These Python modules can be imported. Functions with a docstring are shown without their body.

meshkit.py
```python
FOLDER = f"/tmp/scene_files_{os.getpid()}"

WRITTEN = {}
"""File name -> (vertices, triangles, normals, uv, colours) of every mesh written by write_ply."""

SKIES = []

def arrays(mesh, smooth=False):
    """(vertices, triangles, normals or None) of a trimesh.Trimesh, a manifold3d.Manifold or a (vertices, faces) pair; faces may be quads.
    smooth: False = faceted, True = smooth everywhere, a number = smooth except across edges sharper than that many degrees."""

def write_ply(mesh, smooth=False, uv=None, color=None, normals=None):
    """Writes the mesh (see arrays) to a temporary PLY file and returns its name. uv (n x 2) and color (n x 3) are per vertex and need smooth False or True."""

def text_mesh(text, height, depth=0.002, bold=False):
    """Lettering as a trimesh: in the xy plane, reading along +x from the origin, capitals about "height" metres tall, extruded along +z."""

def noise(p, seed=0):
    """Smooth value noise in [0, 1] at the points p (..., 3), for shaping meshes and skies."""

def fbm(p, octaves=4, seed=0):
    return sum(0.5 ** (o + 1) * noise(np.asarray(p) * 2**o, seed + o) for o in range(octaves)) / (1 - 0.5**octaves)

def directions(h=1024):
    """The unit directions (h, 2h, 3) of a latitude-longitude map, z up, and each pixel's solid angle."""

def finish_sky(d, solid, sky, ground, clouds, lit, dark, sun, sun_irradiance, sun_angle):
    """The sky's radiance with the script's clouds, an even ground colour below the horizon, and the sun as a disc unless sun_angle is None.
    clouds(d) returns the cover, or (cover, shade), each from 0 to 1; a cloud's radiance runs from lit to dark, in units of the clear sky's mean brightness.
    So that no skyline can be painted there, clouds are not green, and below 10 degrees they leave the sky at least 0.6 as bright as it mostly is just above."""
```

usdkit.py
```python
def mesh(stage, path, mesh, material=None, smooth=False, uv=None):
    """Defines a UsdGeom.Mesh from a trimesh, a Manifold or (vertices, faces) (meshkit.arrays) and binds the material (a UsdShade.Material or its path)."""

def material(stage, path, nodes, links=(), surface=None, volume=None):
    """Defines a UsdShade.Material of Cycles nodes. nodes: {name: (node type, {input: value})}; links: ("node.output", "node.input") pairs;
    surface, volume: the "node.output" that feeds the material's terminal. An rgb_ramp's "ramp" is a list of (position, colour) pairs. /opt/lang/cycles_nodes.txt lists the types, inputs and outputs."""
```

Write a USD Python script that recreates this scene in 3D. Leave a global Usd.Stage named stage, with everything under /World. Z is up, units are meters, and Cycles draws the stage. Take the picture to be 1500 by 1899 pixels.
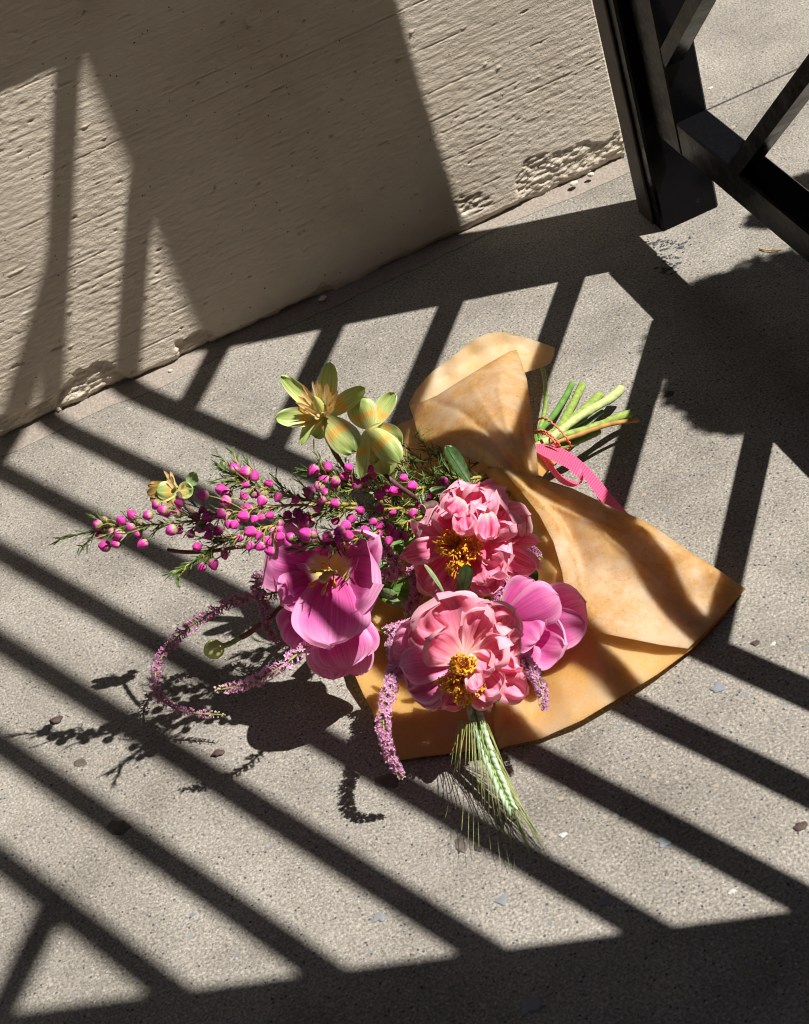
import math, random
import numpy as np, trimesh
from scipy.interpolate import RBFInterpolator
from scipy.spatial import Delaunay
from shapely.geometry import Polygon, Point
from shapely import contains_xy
import meshkit, usdkit
from pxr import Usd, UsdGeom, UsdLux, UsdShade, Gf, Sdf

rng = np.random.default_rng(7)
random.seed(7)
stage = Usd.Stage.CreateInMemory()
UsdGeom.SetStageUpAxis(stage, UsdGeom.Tokens.z)
UsdGeom.SetStageMetersPerUnit(stage, 1.0)
UsdGeom.Xform.Define(stage, '/World')
UsdGeom.Scope.Define(stage, '/World/Looks')
V3 = lambda *a: np.array(a, float)
def unit(v):
    v = np.asarray(v, float)
    return v / max(np.linalg.norm(v), 1e-12)

# ------------------------------------------------------------------ camera, sky, sun, exposure
PITCH, ROLL, YAW, EYE_H, FOCAL_PX = math.radians(39.213), math.radians(19.797), math.radians(8.4725), 1.06, 3513.56
EXPOSURE = 0.84
SUN_STRENGTH, SKY_STRENGTH = 1.25, 0.05
EYE = V3(0, 0, EYE_H)
cp, sp = math.cos(PITCH), math.sin(PITCH)
FWD = V3(math.sin(YAW) * cp, math.cos(YAW) * cp, -sp)
_r = V3(math.cos(YAW), -math.sin(YAW), 0); _u = np.cross(_r, FWD)
RIGHT = math.cos(ROLL) * _r - math.sin(ROLL) * _u
UP = math.sin(ROLL) * _r + math.cos(ROLL) * _u
cam = UsdGeom.Camera.Define(stage, '/World/camera')
M = Gf.Matrix4d(*[*map(float, RIGHT), 0, *map(float, UP), 0, *map(float, -FWD), 0, *map(float, EYE), 1])
cam.AddTransformOp().Set(M)
cam.CreateHorizontalApertureAttr(24.0)
cam.CreateVerticalApertureAttr(24.0 * 1024 / 809)
cam.CreateFocalLengthAttr(24.0 * FOCAL_PX / 1500)
cam.CreateClippingRangeAttr(Gf.Vec2f(0.05, 500))
cam.CreateFStopAttr(14.0)
cam.CreateFocusDistanceAttr(1.62)
cam.CreateExposureAttr(EXPOSURE)

SUN_EL, SUN_AZ = math.radians(57.7), (0.9166, -0.3997)      # the sun stands to the right and a little behind the camera
SUN = V3(SUN_AZ[0] * math.cos(SUN_EL), SUN_AZ[1] * math.cos(SUN_EL), math.sin(SUN_EL))
sun = UsdLux.DistantLight.Define(stage, '/World/sun')
sun.CreateIntensityAttr(SUN_STRENGTH); sun.CreateAngleAttr(0.53); sun.CreateNormalizeAttr(True)
sun.CreateColorAttr(Gf.Vec3f(1.0, 0.97, 0.925))
sx = unit(np.cross((0, 0, 1), SUN)); sy = np.cross(SUN, sx)
sun.AddTransformOp().Set(Gf.Matrix4d(*[*map(float, sx), 0, *map(float, sy), 0, *map(float, SUN), 0, 0, 0, 5, 1]))
sky = UsdLux.DomeLight.Define(stage, '/World/sky')
sky.GetPrim().SetCustomDataByKey('kind', 'structure')
skym = usdkit.material(stage, '/World/Looks/sky_air', {
    's': ('sky_texture', dict(sky_type='single_scattering', sun_disc=False, sun_elevation=SUN_EL, sun_rotation=math.atan2(SUN_AZ[0], SUN_AZ[1]), altitude=50.0)),
    'b': ('background_shader', dict(strength=SKY_STRENGTH))}, [('s.color', 'b.color')], surface='b.background')
UsdShade.MaterialBindingAPI.Apply(sky.GetPrim()).Bind(skym)

def ray(px, py):
    return FWD + (px - 750) / FOCAL_PX * RIGHT - (py - 949.5) / FOCAL_PX * UP
def at(px, py, z=0.0):                       # the point z metres above the pavement seen at this place of the photograph
    d = ray(px, py)
    return EYE + d * ((z - EYE_H) / d[2])
def on_wall(px, py, y=1.655):
    d = ray(px, py)
    return EYE + d * (y / d[1])
def deep(p): return float((np.asarray(p) - EYE) @ FWD)
def around(px, py, ref, t=0.0):              # the point seen at this place, t metres nearer to the viewer than ref
    return EYE + ray(px, py) * (deep(ref) - t)

# ------------------------------------------------------------------ names, things, parts
taken = {}
def numbered(path):
    n = taken.get(path, 0); taken[path] = n + 1
    return path if n == 0 else f'{path}_{n:03d}'
def tag(p, label=None, cat=None, group=None, kind=None):
    for k, v in (('label', label), ('category', cat), ('group', group), ('kind', kind)):
        if v: p.SetCustomDataByKey(k, v)
    return p
class Thing:
    def __init__(s, name, label=None, cat=None, loc=(0, 0, 0), group=None, kind=None):
        s.loc = np.asarray(loc, float)
        s.path = numbered('/World/' + name)
        x = UsdGeom.Xform.Define(stage, s.path); x.AddTranslateOp().Set(Gf.Vec3d(*map(float, s.loc)))
        s.prim = tag(x.GetPrim(), label, cat, group, kind)
    def part(s, name, mesh, mat, smooth=40, uv=None, label=None, kind=None, parent=None):
        v, f = vf(mesh)
        path = numbered((parent or s.path) + '/' + name)
        m = usdkit.mesh(stage, path, (v - s.loc, f), mat, smooth if uv is None else bool(smooth), uv)
        tag(m.GetPrim(), label, kind=kind)
        return path
def single(name, mesh, mat, label, cat, smooth=40, uv=None, group=None, kind=None):
    v, f = vf(mesh)
    m = usdkit.mesh(stage, numbered('/World/' + name), (v, f), mat, smooth if uv is None else bool(smooth), uv)
    return tag(m.GetPrim(), label, cat, group, kind)
def vf(mesh):
    if hasattr(mesh, 'to_mesh'):
        m = mesh.to_mesh(); return np.asarray(m.vert_properties[:, :3], float), np.asarray(m.tri_verts)
    if isinstance(mesh, (tuple, list)): return np.asarray(mesh[0], float), np.asarray(mesh[1], int)
    return np.asarray(mesh.vertices, float), np.asarray(mesh.faces)
def join(ms):
    vs, fs, n = [], [], 0
    for m in ms:
        v, f = vf(m)
        if f.shape[1] == 4: f = np.vstack([f[:, [0, 1, 2]], f[:, [0, 2, 3]]])
        vs.append(v); fs.append(f + n); n += len(v)
    return np.vstack(vs), np.vstack(fs)
def grid_faces(nu, nv, wrap=False):
    i, j = np.meshgrid(np.arange(nu - 1), np.arange(nv if wrap else nv - 1), indexing='ij')
    a = i * nv + j; b = i * nv + (j + 1) % nv; c = (i + 1) * nv + (j + 1) % nv; d = (i + 1) * nv + j
    return np.vstack([np.stack([a, d, c], -1).reshape(-1, 3), np.stack([a, c, b], -1).reshape(-1, 3)])
def spline(pts, n):
    p = np.asarray(pts, float)
    if len(p) == 2: return p[0] + np.linspace(0, 1, n)[:, None] * (p[1] - p[0])
    from scipy.interpolate import CubicSpline
    s = np.r_[0, np.cumsum(np.linalg.norm(np.diff(p, axis=0), axis=1) ** .7 + 1e-9)]
    return CubicSpline(s, p)(np.linspace(0, s[-1], n))
def tube(pts, r, sides=7, cap=True):
    p = np.asarray(pts, float); n = len(p); r = np.broadcast_to(np.asarray(r, float), n)
    t = np.gradient(p, axis=0); t /= np.linalg.norm(t, axis=1)[:, None] + 1e-12
    a = unit(np.cross(t[0], (0.31, 0.2, 0.93))); rows = []
    for i in range(n):
        a = unit(a - t[i] * (a @ t[i])); b = np.cross(t[i], a)
        ang = np.linspace(0, 2 * np.pi, sides, endpoint=False)
        rows.append(p[i] + r[i] * (np.cos(ang)[:, None] * a + np.sin(ang)[:, None] * b))
    v = np.vstack(rows); f = grid_faces(n, sides, True)[:, ::-1]
    if cap:
        v = np.vstack([v, p[0], p[-1]]); k = np.arange(sides)
        f = np.vstack([f, np.stack([np.full(sides, n * sides), (k + 1) % sides, k], 1), np.stack([np.full(sides, n * sides + 1), (n - 1) * sides + k, (n - 1) * sides + (k + 1) % sides], 1)])
    return v, f
def box(x0, y0, z0, x1, y1, z1, ch=0.0):
    b = trimesh.creation.box([x1 - x0, y1 - y0, z1 - z0]); b.apply_translation([(x0 + x1) / 2, (y0 + y1) / 2, (z0 + z1) / 2])
    if ch:
        import manifold3d as m3
        pts = [(x + sx_ * ch * a, y + sy_ * ch * b_, z + sz_ * ch * c) for x, sx_ in ((x0, 1), (x1, -1)) for y, sy_ in ((y0, 1), (y1, -1)) for z, sz_ in ((z0, 1), (z1, -1)) for a, b_, c in ((1, 1, 0), (1, 0, 1), (0, 1, 1))]
        return m3.Manifold.hull_points(np.array(pts))
    return b

# ------------------------------------------------------------------ materials
L = '/World/Looks/'
def mat(name, nodes, links, surface): return usdkit.material(stage, L + name, nodes, links, surface=surface)
def leafy(name, ramp, vein=None, trans=0.3, rough=0.45, veinscale=(2, 26, 1), tint=(1, 1, 1), spec=0.4, rnd=0.1, mottling=0.12, sheen=0.0, bumpy=0.15, warp=0.0, rim=None, rimfac=.6):
    """A thin petal, leaf or bud: colour runs along its length (st.x), fine veins, light shines through."""
    nodes = {
        'st': ('attribute', dict(attribute='st')), 'sep': ('separate_xyz', {}),
        'r': ('rgb_ramp', dict(ramp=ramp)), 'map': ('mapping', dict(scale=veinscale)),
        'n': ('noise_texture', dict(scale=1.0, detail=3.0)), 'vr': ('map_range', dict(from_min=.3, from_max=.7, to_min=1 - 2 * mottling, to_max=1 + mottling)),
        'oi': ('object_info', {}), 'rr': ('map_range', dict(to_min=1 - rnd, to_max=1 + rnd)),
        'm1': ('mix_color', dict(blend_type='multiply', fac=1.0, use_clamp=False)), 'm2': ('math', dict(math_type='multiply')),
        'cc': ('combine_xyz', {}), 'p': ('principled_bsdf', dict(roughness=rough, specular_ior_level=spec, sheen_weight=sheen, sheen_roughness=.4)),
        't': ('translucent_bsdf', {}), 'mx': ('mix_closure', dict(fac=trans)), 'tb': ('hsv', dict(saturation=1.15, value=1.15)),
        'bp': ('bump', dict(strength=bumpy, distance=0.0006)),
        'o20': ('math', dict(math_type='multiply', value2=20.0)), 'jit': ('combine_xyz', {}), 'vm': ('vector_math', dict(math_type='add')),
        'c2': ('math', dict(math_type='multiply_add', value2=2.0, value3=-1.0)), 'ab': ('math', dict(math_type='absolute')), 'rf': ('map_range', dict(range_type='smoothstep', from_min=.55, from_max=1.0, to_min=0., to_max=rimfac if rim else 0., clamp=True)), 'rx': ('mix_color', dict(b=rim or (1, 1, 1))),
        'wm': ('mapping', dict(scale=(2.5, 7, 1))), 'wn': ('noise_texture', dict(scale=1.0, detail=3.0)), 'wr': ('map_range', dict(to_min=-warp, to_max=warp)), 'wa': ('math', dict(math_type='add'))}
    links = [('oi.random', 'o20.value1'), ('o20.value', 'jit.z'), ('st.vector', 'vm.vector1'), ('jit.vector', 'vm.vector2'), ('sep.y', 'c2.value1'), ('c2.value', 'ab.value1'), ('ab.value', 'rf.value'), ('rf.result', 'rx.fac'), ('r.color', 'rx.a'),
             ('st.vector', 'sep.vector'), ('vm.vector', 'wm.vector'), ('wm.vector', 'wn.vector'), ('wn.fac', 'wr.value'), ('sep.x', 'wa.value1'), ('wr.result', 'wa.value2'), ('wa.value', 'r.fac'), ('vm.vector', 'map.vector'), ('map.vector', 'n.vector'), ('n.fac', 'vr.value'), ('oi.random', 'rr.value'),
             ('vr.result', 'm2.value1'), ('rr.result', 'm2.value2'), ('m2.value', 'cc.x'), ('m2.value', 'cc.y'), ('m2.value', 'cc.z'),
             ('rx.result', 'm1.a'), ('cc.vector', 'm1.b'), ('m1.result', 'p.base_color'), ('m1.result', 'tb.color'), ('tb.color', 't.color'),
             ('n.fac', 'bp.height'), ('bp.normal', 'p.normal'), ('p.BSDF', 'mx.closure1'), ('t.BSDF', 'mx.closure2')]
    return mat(name, nodes, links, 'mx.closure')
def plain(name, color, rough=0.5, scale=200, amt=0.25, spec=0.4, bump=0.2, dist=0.0005, trans=0.0):
    c2 = tuple(c * (1 - amt) for c in color); c1 = tuple(min(1, c * (1 + amt)) for c in color)
    nodes = {'g': ('geometry', {}), 'n': ('noise_texture', dict(scale=scale, detail=4.0)), 'r': ('rgb_ramp', dict(ramp=[(.3, c2), (.7, c1)])),
             'p': ('principled_bsdf', dict(roughness=rough, specular_ior_level=spec)), 'b': ('bump', dict(strength=bump, distance=dist)),
             't': ('translucent_bsdf', {}), 'mx': ('mix_closure', dict(fac=trans))}
    links = [('g.position', 'n.vector'), ('n.fac', 'r.fac'), ('r.color', 'p.base_color'), ('r.color', 't.color'), ('n.fac', 'b.height'), ('b.normal', 'p.normal'), ('p.BSDF', 'mx.closure1'), ('t.BSDF', 'mx.closure2')]
    return mat(name, nodes, links, 'mx.closure' if trans else 'p.BSDF')

# broom-finished sidewalk concrete: sand, dark and pale grains, a few bluish stones, faint stains
concrete = mat('sidewalk_concrete', {
    'g': ('geometry', {}),
    'stain': ('noise_texture', dict(scale=7.0, detail=7.0, roughness=.68)), 'rs': ('rgb_ramp', dict(ramp=[(.30, (.150, .136, .117)), (.5, (.225, .207, .180)), (.70, (.290, .268, .236))])),
    'n1': ('noise_texture', dict(scale=460.0, detail=3.0, roughness=.7)), 'r1': ('rgb_ramp', dict(ramp=[(.27, (.14, .135, .13)), (.40, (.70, .69, .68)), (.54, (1.06, 1.05, 1.03)), (.72, (1.85, 1.80, 1.70))])),
    'n2': ('noise_texture', dict(scale=210.0, detail=3.0, roughness=.7)), 'r2': ('rgb_ramp', dict(ramp=[(.28, (.62, .62, .63)), (.45, (.95, .95, .95)), (.7, (1, 1, 1))])),
    'v': ('voronoi_texture', dict(scale=150.0, randomness=1.0)), 'vs': ('separate_color', {}),
    'big': ('math', dict(math_type='greater_than', value2=.90)), 'near': ('math', dict(math_type='less_than', value2=.30)), 'mask': ('math', dict(math_type='multiply')),
    'rv': ('rgb_ramp', dict(ramp=[(.0, (.15, .155, .17)), (.3, (.19, .195, .205)), (.5, (.29, .235, .165)), (.7, (.29, .265, .23)), (.85, (.22, .175, .14)), (1., (.31, .285, .25))])),
    'v2': ('voronoi_texture', dict(scale=330.0, randomness=1.0)), 'v2s': ('separate_color', {}), 'dk': ('math', dict(math_type='greater_than', value2=.93)), 'dn': ('math', dict(math_type='less_than', value2=.33)), 'dm': ('math', dict(math_type='multiply')),
    'lt': ('math', dict(math_type='less_than', value2=.05)), 'lm': ('math', dict(math_type='multiply')),
    'm1': ('mix_color', dict(blend_type='multiply', fac=1.0, use_clamp=False)), 'm2': ('mix_color', dict(blend_type='multiply', fac=1.0)), 'm3': ('mix_color', {}), 'm4': ('mix_color', dict(b=(.05, .05, .055))), 'm5': ('mix_color', dict(b=(.31, .29, .255))),
    'sum': ('math', dict(math_type='add')), 'b': ('bump', dict(strength=.6, distance=.0013)), 'p': ('principled_bsdf', dict(roughness=.85, specular_ior_level=.25))},
    [('g.position', x + '.vector') for x in ('stain', 'n1', 'n2', 'v', 'v2')] +
    [('stain.fac', 'rs.fac'), ('n1.fac', 'r1.fac'), ('n2.fac', 'r2.fac'), ('v.color', 'vs.color'), ('vs.r', 'big.value1'), ('v.distance', 'near.value1'), ('big.value', 'mask.value1'), ('near.value', 'mask.value2'), ('vs.g', 'rv.fac'),
     ('v2.color', 'v2s.color'), ('v2s.r', 'dk.value1'), ('v2.distance', 'dn.value1'), ('dk.value', 'dm.value1'), ('dn.value', 'dm.value2'), ('v2s.r', 'lt.value1'), ('lt.value', 'lm.value1'), ('dn.value', 'lm.value2'),
     ('rs.color', 'm1.a'), ('r1.color', 'm1.b'), ('m1.result', 'm2.a'), ('r2.color', 'm2.b'), ('m2.result', 'm3.a'), ('rv.color', 'm3.b'), ('mask.value', 'm3.fac'),
     ('m3.result', 'm4.a'), ('dm.value', 'm4.fac'), ('m4.result', 'm5.a'), ('lm.value', 'm5.fac'), ('m5.result', 'p.base_color'),
     ('n1.fac', 'sum.value1'), ('n2.fac', 'sum.value2'), ('sum.value', 'b.height'), ('b.normal', 'p.normal')], 'p.BSDF')
plaster = mat('troweled_plaster', {
    'g': ('geometry', {}), 'n': ('noise_texture', dict(scale=9.0, detail=5.0, roughness=.65)), 'r': ('rgb_ramp', dict(ramp=[(.3, (.47, .40, .31)), (.5, (.55, .48, .385)), (.7, (.60, .53, .435))])),
    'n2': ('noise_texture', dict(scale=560.0, detail=4.0, roughness=.7)), 'v': ('voronoi_texture', dict(scale=190.0)), 'vs': ('separate_color', {}), 'dk': ('math', dict(math_type='greater_than', value2=.90)), 'dn': ('math', dict(math_type='less_than', value2=.16)), 'dm': ('math', dict(math_type='multiply')),
    'm': ('mix_color', dict(b=(.12, .09, .07))), 'map': ('mapping', dict(scale=(30., 300., 300.))), 'n3': ('noise_texture', dict(scale=1.0, detail=4.0)), 'add': ('math', dict(math_type='add')),
    'b': ('bump', dict(strength=.8, distance=.0013)), 'p': ('principled_bsdf', dict(roughness=.8, specular_ior_level=.25))},
    [('g.position', 'n.vector'), ('n.fac', 'r.fac'), ('g.position', 'n2.vector'), ('g.position', 'v.vector'), ('v.color', 'vs.color'), ('vs.r', 'dk.value1'), ('v.distance', 'dn.value1'), ('dk.value', 'dm.value1'), ('dn.value', 'dm.value2'),
     ('r.color', 'm.a'), ('dm.value', 'm.fac'), ('m.result', 'p.base_color'), ('g.position', 'map.vector'), ('map.vector', 'n3.vector'), ('n2.fac', 'add.value1'), ('n3.fac', 'add.value2'), ('add.value', 'b.height'), ('b.normal', 'p.normal')], 'p.BSDF')
mortar = plain('fillet_mortar', (.235, .20, .168), .85, 420, .25, .2, .6, .0012)
black = mat('black_enamel', {
    'g': ('geometry', {}), 'n': ('noise_texture', dict(scale=45.0, detail=5.0, roughness=.7)), 'n2': ('noise_texture', dict(scale=700.0, detail=3.0)), 'rr': ('map_range', dict(from_min=.3, from_max=.7, to_min=.12, to_max=.34)),
    'sep': ('separate_xyz', {}), 'low': ('map_range', dict(from_min=.0, from_max=.035, to_min=1., to_max=.0, clamp=True)), 'ru': ('math', dict(math_type='multiply')), 'rg': ('map_range', dict(from_min=.62, from_max=.80, to_min=0., to_max=1., clamp=True)),
    'dust': ('map_range', dict(from_min=.62, from_max=.74, to_min=0., to_max=.2, clamp=True)), 'm0': ('mix_color', dict(a=(.0035, .0035, .0045), b=(.05, .045, .04))), 'm': ('mix_color', dict(b=(.14, .06, .03))),
    'b': ('bump', dict(strength=.5, distance=.0008)), 'p': ('principled_bsdf', dict(specular_ior_level=.10))},
    [('g.position', 'n.vector'), ('g.position', 'n2.vector'), ('n.fac', 'rr.value'), ('rr.result', 'p.roughness'), ('g.position', 'sep.vector'), ('sep.z', 'low.value'), ('n.fac', 'rg.value'), ('low.result', 'ru.value1'), ('rg.result', 'ru.value2'),
     ('n2.fac', 'dust.value'), ('dust.result', 'm0.fac'), ('m0.result', 'm.a'), ('ru.value', 'm.fac'), ('m.result', 'p.base_color'), ('n.fac', 'b.height'), ('b.normal', 'p.normal')], 'p.BSDF')
worn = plain('worn_paint', (.062, .052, .043), .55, 60, .35, .4, .4, .0008)
kraft = mat('kraft_tissue', {
    'g': ('geometry', {}), 'n': ('noise_texture', dict(scale=28.0, detail=5.0, roughness=.65)), 'r': ('rgb_ramp', dict(ramp=[(.25, (.55, .285, .075)), (.5, (.60, .325, .095)), (.75, (.64, .37, .125))])),
    'nf': ('noise_texture', dict(scale=420.0, detail=6.0, roughness=.8, distortion=.6)), 'rf': ('rgb_ramp', dict(ramp=[(.30, (.80, .76, .72)), (.46, (.97, .96, .95)), (.7, (1.06, 1.06, 1.06))])), 'm': ('mix_color', dict(blend_type='multiply', fac=1.0)),
    'nw': ('noise_texture', dict(scale=9.0, detail=4.0, roughness=.7)), 'rw': ('map_range', dict(from_min=.50, from_max=.66, to_min=0., to_max=.6, clamp=True)), 'm2': ('mix_color', dict(b=(.50, .37, .26))),
    'p': ('principled_bsdf', dict(roughness=.5, specular_ior_level=.3, subsurface_method='burley', subsurface_weight=.75, subsurface_scale=.022, subsurface_radius=(1.0, .62, .34))), 't': ('translucent_bsdf', {}), 'mx': ('mix_closure', dict(fac=.32)), 'b': ('bump', dict(strength=.25, distance=.0006))},
    [('g.position', 'n.vector'), ('n.fac', 'r.fac'), ('g.position', 'nf.vector'), ('nf.fac', 'rf.fac'), ('r.color', 'm.a'), ('rf.color', 'm.b'), ('g.position', 'nw.vector'), ('nw.fac', 'rw.value'), ('rw.result', 'm2.fac'), ('m.result', 'm2.a'),
     ('m2.result', 'p.base_color'), ('m2.result', 't.color'), ('nf.fac', 'b.height'), ('b.normal', 'p.normal'), ('p.BSDF', 'mx.closure1'), ('t.BSDF', 'mx.closure2')], 'mx.closure')
kraft_wax = mat('kraft_rubbed', {
    'g': ('geometry', {}), 'n': ('noise_texture', dict(scale=28.0, detail=5.0, roughness=.65)), 'r': ('rgb_ramp', dict(ramp=[(.25, (.46, .235, .07)), (.5, (.53, .285, .09)), (.75, (.58, .335, .125))])),
    'nf': ('noise_texture', dict(scale=420.0, detail=6.0, roughness=.8, distortion=.6)), 'rf': ('rgb_ramp', dict(ramp=[(.33, (.55, .5, .46)), (.46, (.96, .95, .94)), (.7, (1.06, 1.06, 1.06))])), 'm': ('mix_color', dict(blend_type='multiply', fac=1.0)),
    'nw': ('noise_texture', dict(scale=16.0, detail=6.0, roughness=.75)), 'rw': ('map_range', dict(from_min=.44, from_max=.62, to_min=0., to_max=.6, clamp=True)), 'm2': ('mix_color', dict(b=(.60, .46, .33))),
    'p': ('principled_bsdf', dict(roughness=.5, specular_ior_level=.3, subsurface_method='burley', subsurface_weight=.75, subsurface_scale=.022, subsurface_radius=(1.0, .62, .34))), 't': ('translucent_bsdf', {}), 'mx': ('mix_closure', dict(fac=.32)), 'b': ('bump', dict(strength=.25, distance=.0006))},
    [('g.position', 'n.vector'), ('n.fac', 'r.fac'), ('g.position', 'nf.vector'), ('nf.fac', 'rf.fac'), ('r.color', 'm.a'), ('rf.color', 'm.b'), ('g.position', 'nw.vector'), ('nw.fac', 'rw.value'), ('rw.result', 'm2.fac'), ('m.result', 'm2.a'),
     ('m2.result', 'p.base_color'), ('m2.result', 't.color'), ('nf.fac', 'b.height'), ('b.normal', 'p.normal'), ('p.BSDF', 'mx.closure1'), ('t.BSDF', 'mx.closure2')], 'mx.closure')
kraft_thin = mat('kraft_single_layer', {
    'g': ('geometry', {}), 'n': ('noise_texture', dict(scale=28.0, detail=5.0, roughness=.65)), 'r': ('rgb_ramp', dict(ramp=[(.25, (.52, .33, .14)), (.5, (.58, .39, .18)), (.75, (.62, .44, .23))])),
    'nf': ('noise_texture', dict(scale=420.0, detail=6.0, roughness=.8, distortion=.6)), 'rf': ('rgb_ramp', dict(ramp=[(.30, (.80, .76, .72)), (.46, (.97, .96, .95)), (.7, (1.06, 1.06, 1.06))])), 'm': ('mix_color', dict(blend_type='multiply', fac=1.0)),
    'nw': ('noise_texture', dict(scale=9.0, detail=4.0, roughness=.7)), 'rw': ('map_range', dict(from_min=.50, from_max=.66, to_min=0., to_max=.6, clamp=True)), 'm2': ('mix_color', dict(b=(.60, .46, .33))),
    'p': ('principled_bsdf', dict(roughness=.5, specular_ior_level=.3, subsurface_method='burley', subsurface_weight=.75, subsurface_scale=.022, subsurface_radius=(1.0, .62, .34))), 't': ('translucent_bsdf', {}), 'mx': ('mix_closure', dict(fac=.32)), 'b': ('bump', dict(strength=.25, distance=.0006))},
    [('g.position', 'n.vector'), ('n.fac', 'r.fac'), ('g.position', 'nf.vector'), ('nf.fac', 'rf.fac'), ('r.color', 'm.a'), ('rf.color', 'm.b'), ('g.position', 'nw.vector'), ('nw.fac', 'rw.value'), ('rw.result', 'm2.fac'), ('m.result', 'm2.a'),
     ('m2.result', 'p.base_color'), ('m2.result', 't.color'), ('nf.fac', 'b.height'), ('b.normal', 'p.normal'), ('p.BSDF', 'mx.closure1'), ('t.BSDF', 'mx.closure2')], 'mx.closure')
ribbon_m = mat('grosgrain', {
    'st': ('attribute', dict(attribute='st')), 'w': ('wave_texture', dict(wave_type='bands', bands_direction='x', scale=1.0)), 'r': ('rgb_ramp', dict(ramp=[(.2, (.70, .045, .15)), (.8, (.86, .13, .25))])),
    'p': ('principled_bsdf', dict(roughness=.45, sheen_weight=.3)), 't': ('translucent_bsdf', dict(color=(.85, .05, .2))), 'mx': ('mix_closure', dict(fac=.25)), 'b': ('bump', dict(strength=.6, distance=.0006))},
    [('st.vector', 'w.vector'), ('w.fac', 'r.fac'), ('r.color', 'p.base_color'), ('w.fac', 'b.height'), ('b.normal', 'p.normal'), ('p.BSDF', 'mx.closure1'), ('t.BSDF', 'mx.closure2')], 'mx.closure')
peony_m = leafy('peony_petal', [(0, (.90, .62, .48)), (.16, (.91, .46, .47)), (.45, (.88, .17, .32)), (.78, (.90, .24, .40)), (1, (.94, .44, .56))], trans=.40, rough=.5, sheen=.15, mottling=.17, rim=(.97, .62, .68), veinscale=(1.6, 18, 1))
peony_pale = leafy('peony_pale_petal', [(0, (.93, .74, .58)), (.22, (.94, .62, .58)), (.45, (.92, .34, .43)), (.78, (.91, .25, .40)), (1, (.95, .46, .56))], trans=.40, rough=.5, sheen=.15, mottling=.17, rim=(.98, .66, .70), veinscale=(1.6, 18, 1))
peony_mauve = leafy('peony_outer_petal', [(0, (.7, .40, .42)), (.3, (.68, .12, .30)), (.8, (.72, .18, .38)), (1, (.82, .42, .56))], trans=.28, rough=.5, sheen=.15, rim=(.90, .50, .66))
tulip_m = leafy('tulip_petal', [(0, (.86, .76, .20)), (.27, (.86, .76, .28)), (.34, (.86, .62, .58)), (.43, (.60, .065, .29)), (.7, (.68, .11, .38)), (.93, (.80, .27, .54)), (1, (.86, .44, .66))], trans=.42, rough=.5, spec=.25, veinscale=(1.0, 52, 1), mottling=.13, bumpy=.3, rim=(.90, .46, .70))
tulip_tree_m = leafy('tulip_tree_petal', [(0, (.58, .56, .20)), (.28, (.58, .58, .20)), (.37, (.76, .46, .10)), (.43, (.78, .44, .09)), (.55, (.50, .56, .19)), (.8, (.40, .50, .15)), (1, (.32, .44, .12))], trans=.32, rough=.4, mottling=.14, warp=.12, rim=(.66, .68, .36))
strap_m = leafy('cream_stamen', [(0, (.70, .58, .26)), (.5, (.78, .62, .32)), (1, (.74, .46, .18))], trans=.15, mottling=.15)
cone_m = leafy('green_pistil', [(0, (.45, .5, .14)), (1, (.46, .45, .14))], trans=.05)
dry_m = leafy('withered_petal', [(0, (.36, .38, .08)), (.5, (.42, .34, .08)), (1, (.30, .15, .05))], trans=.25)
anther_m = plain('golden_anther', (.72, .34, .025), .5, 900, .3, .3, .3)
carpel_m = plain('magenta_carpel', (.55, .05, .22), .4, 700, .3)
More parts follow.
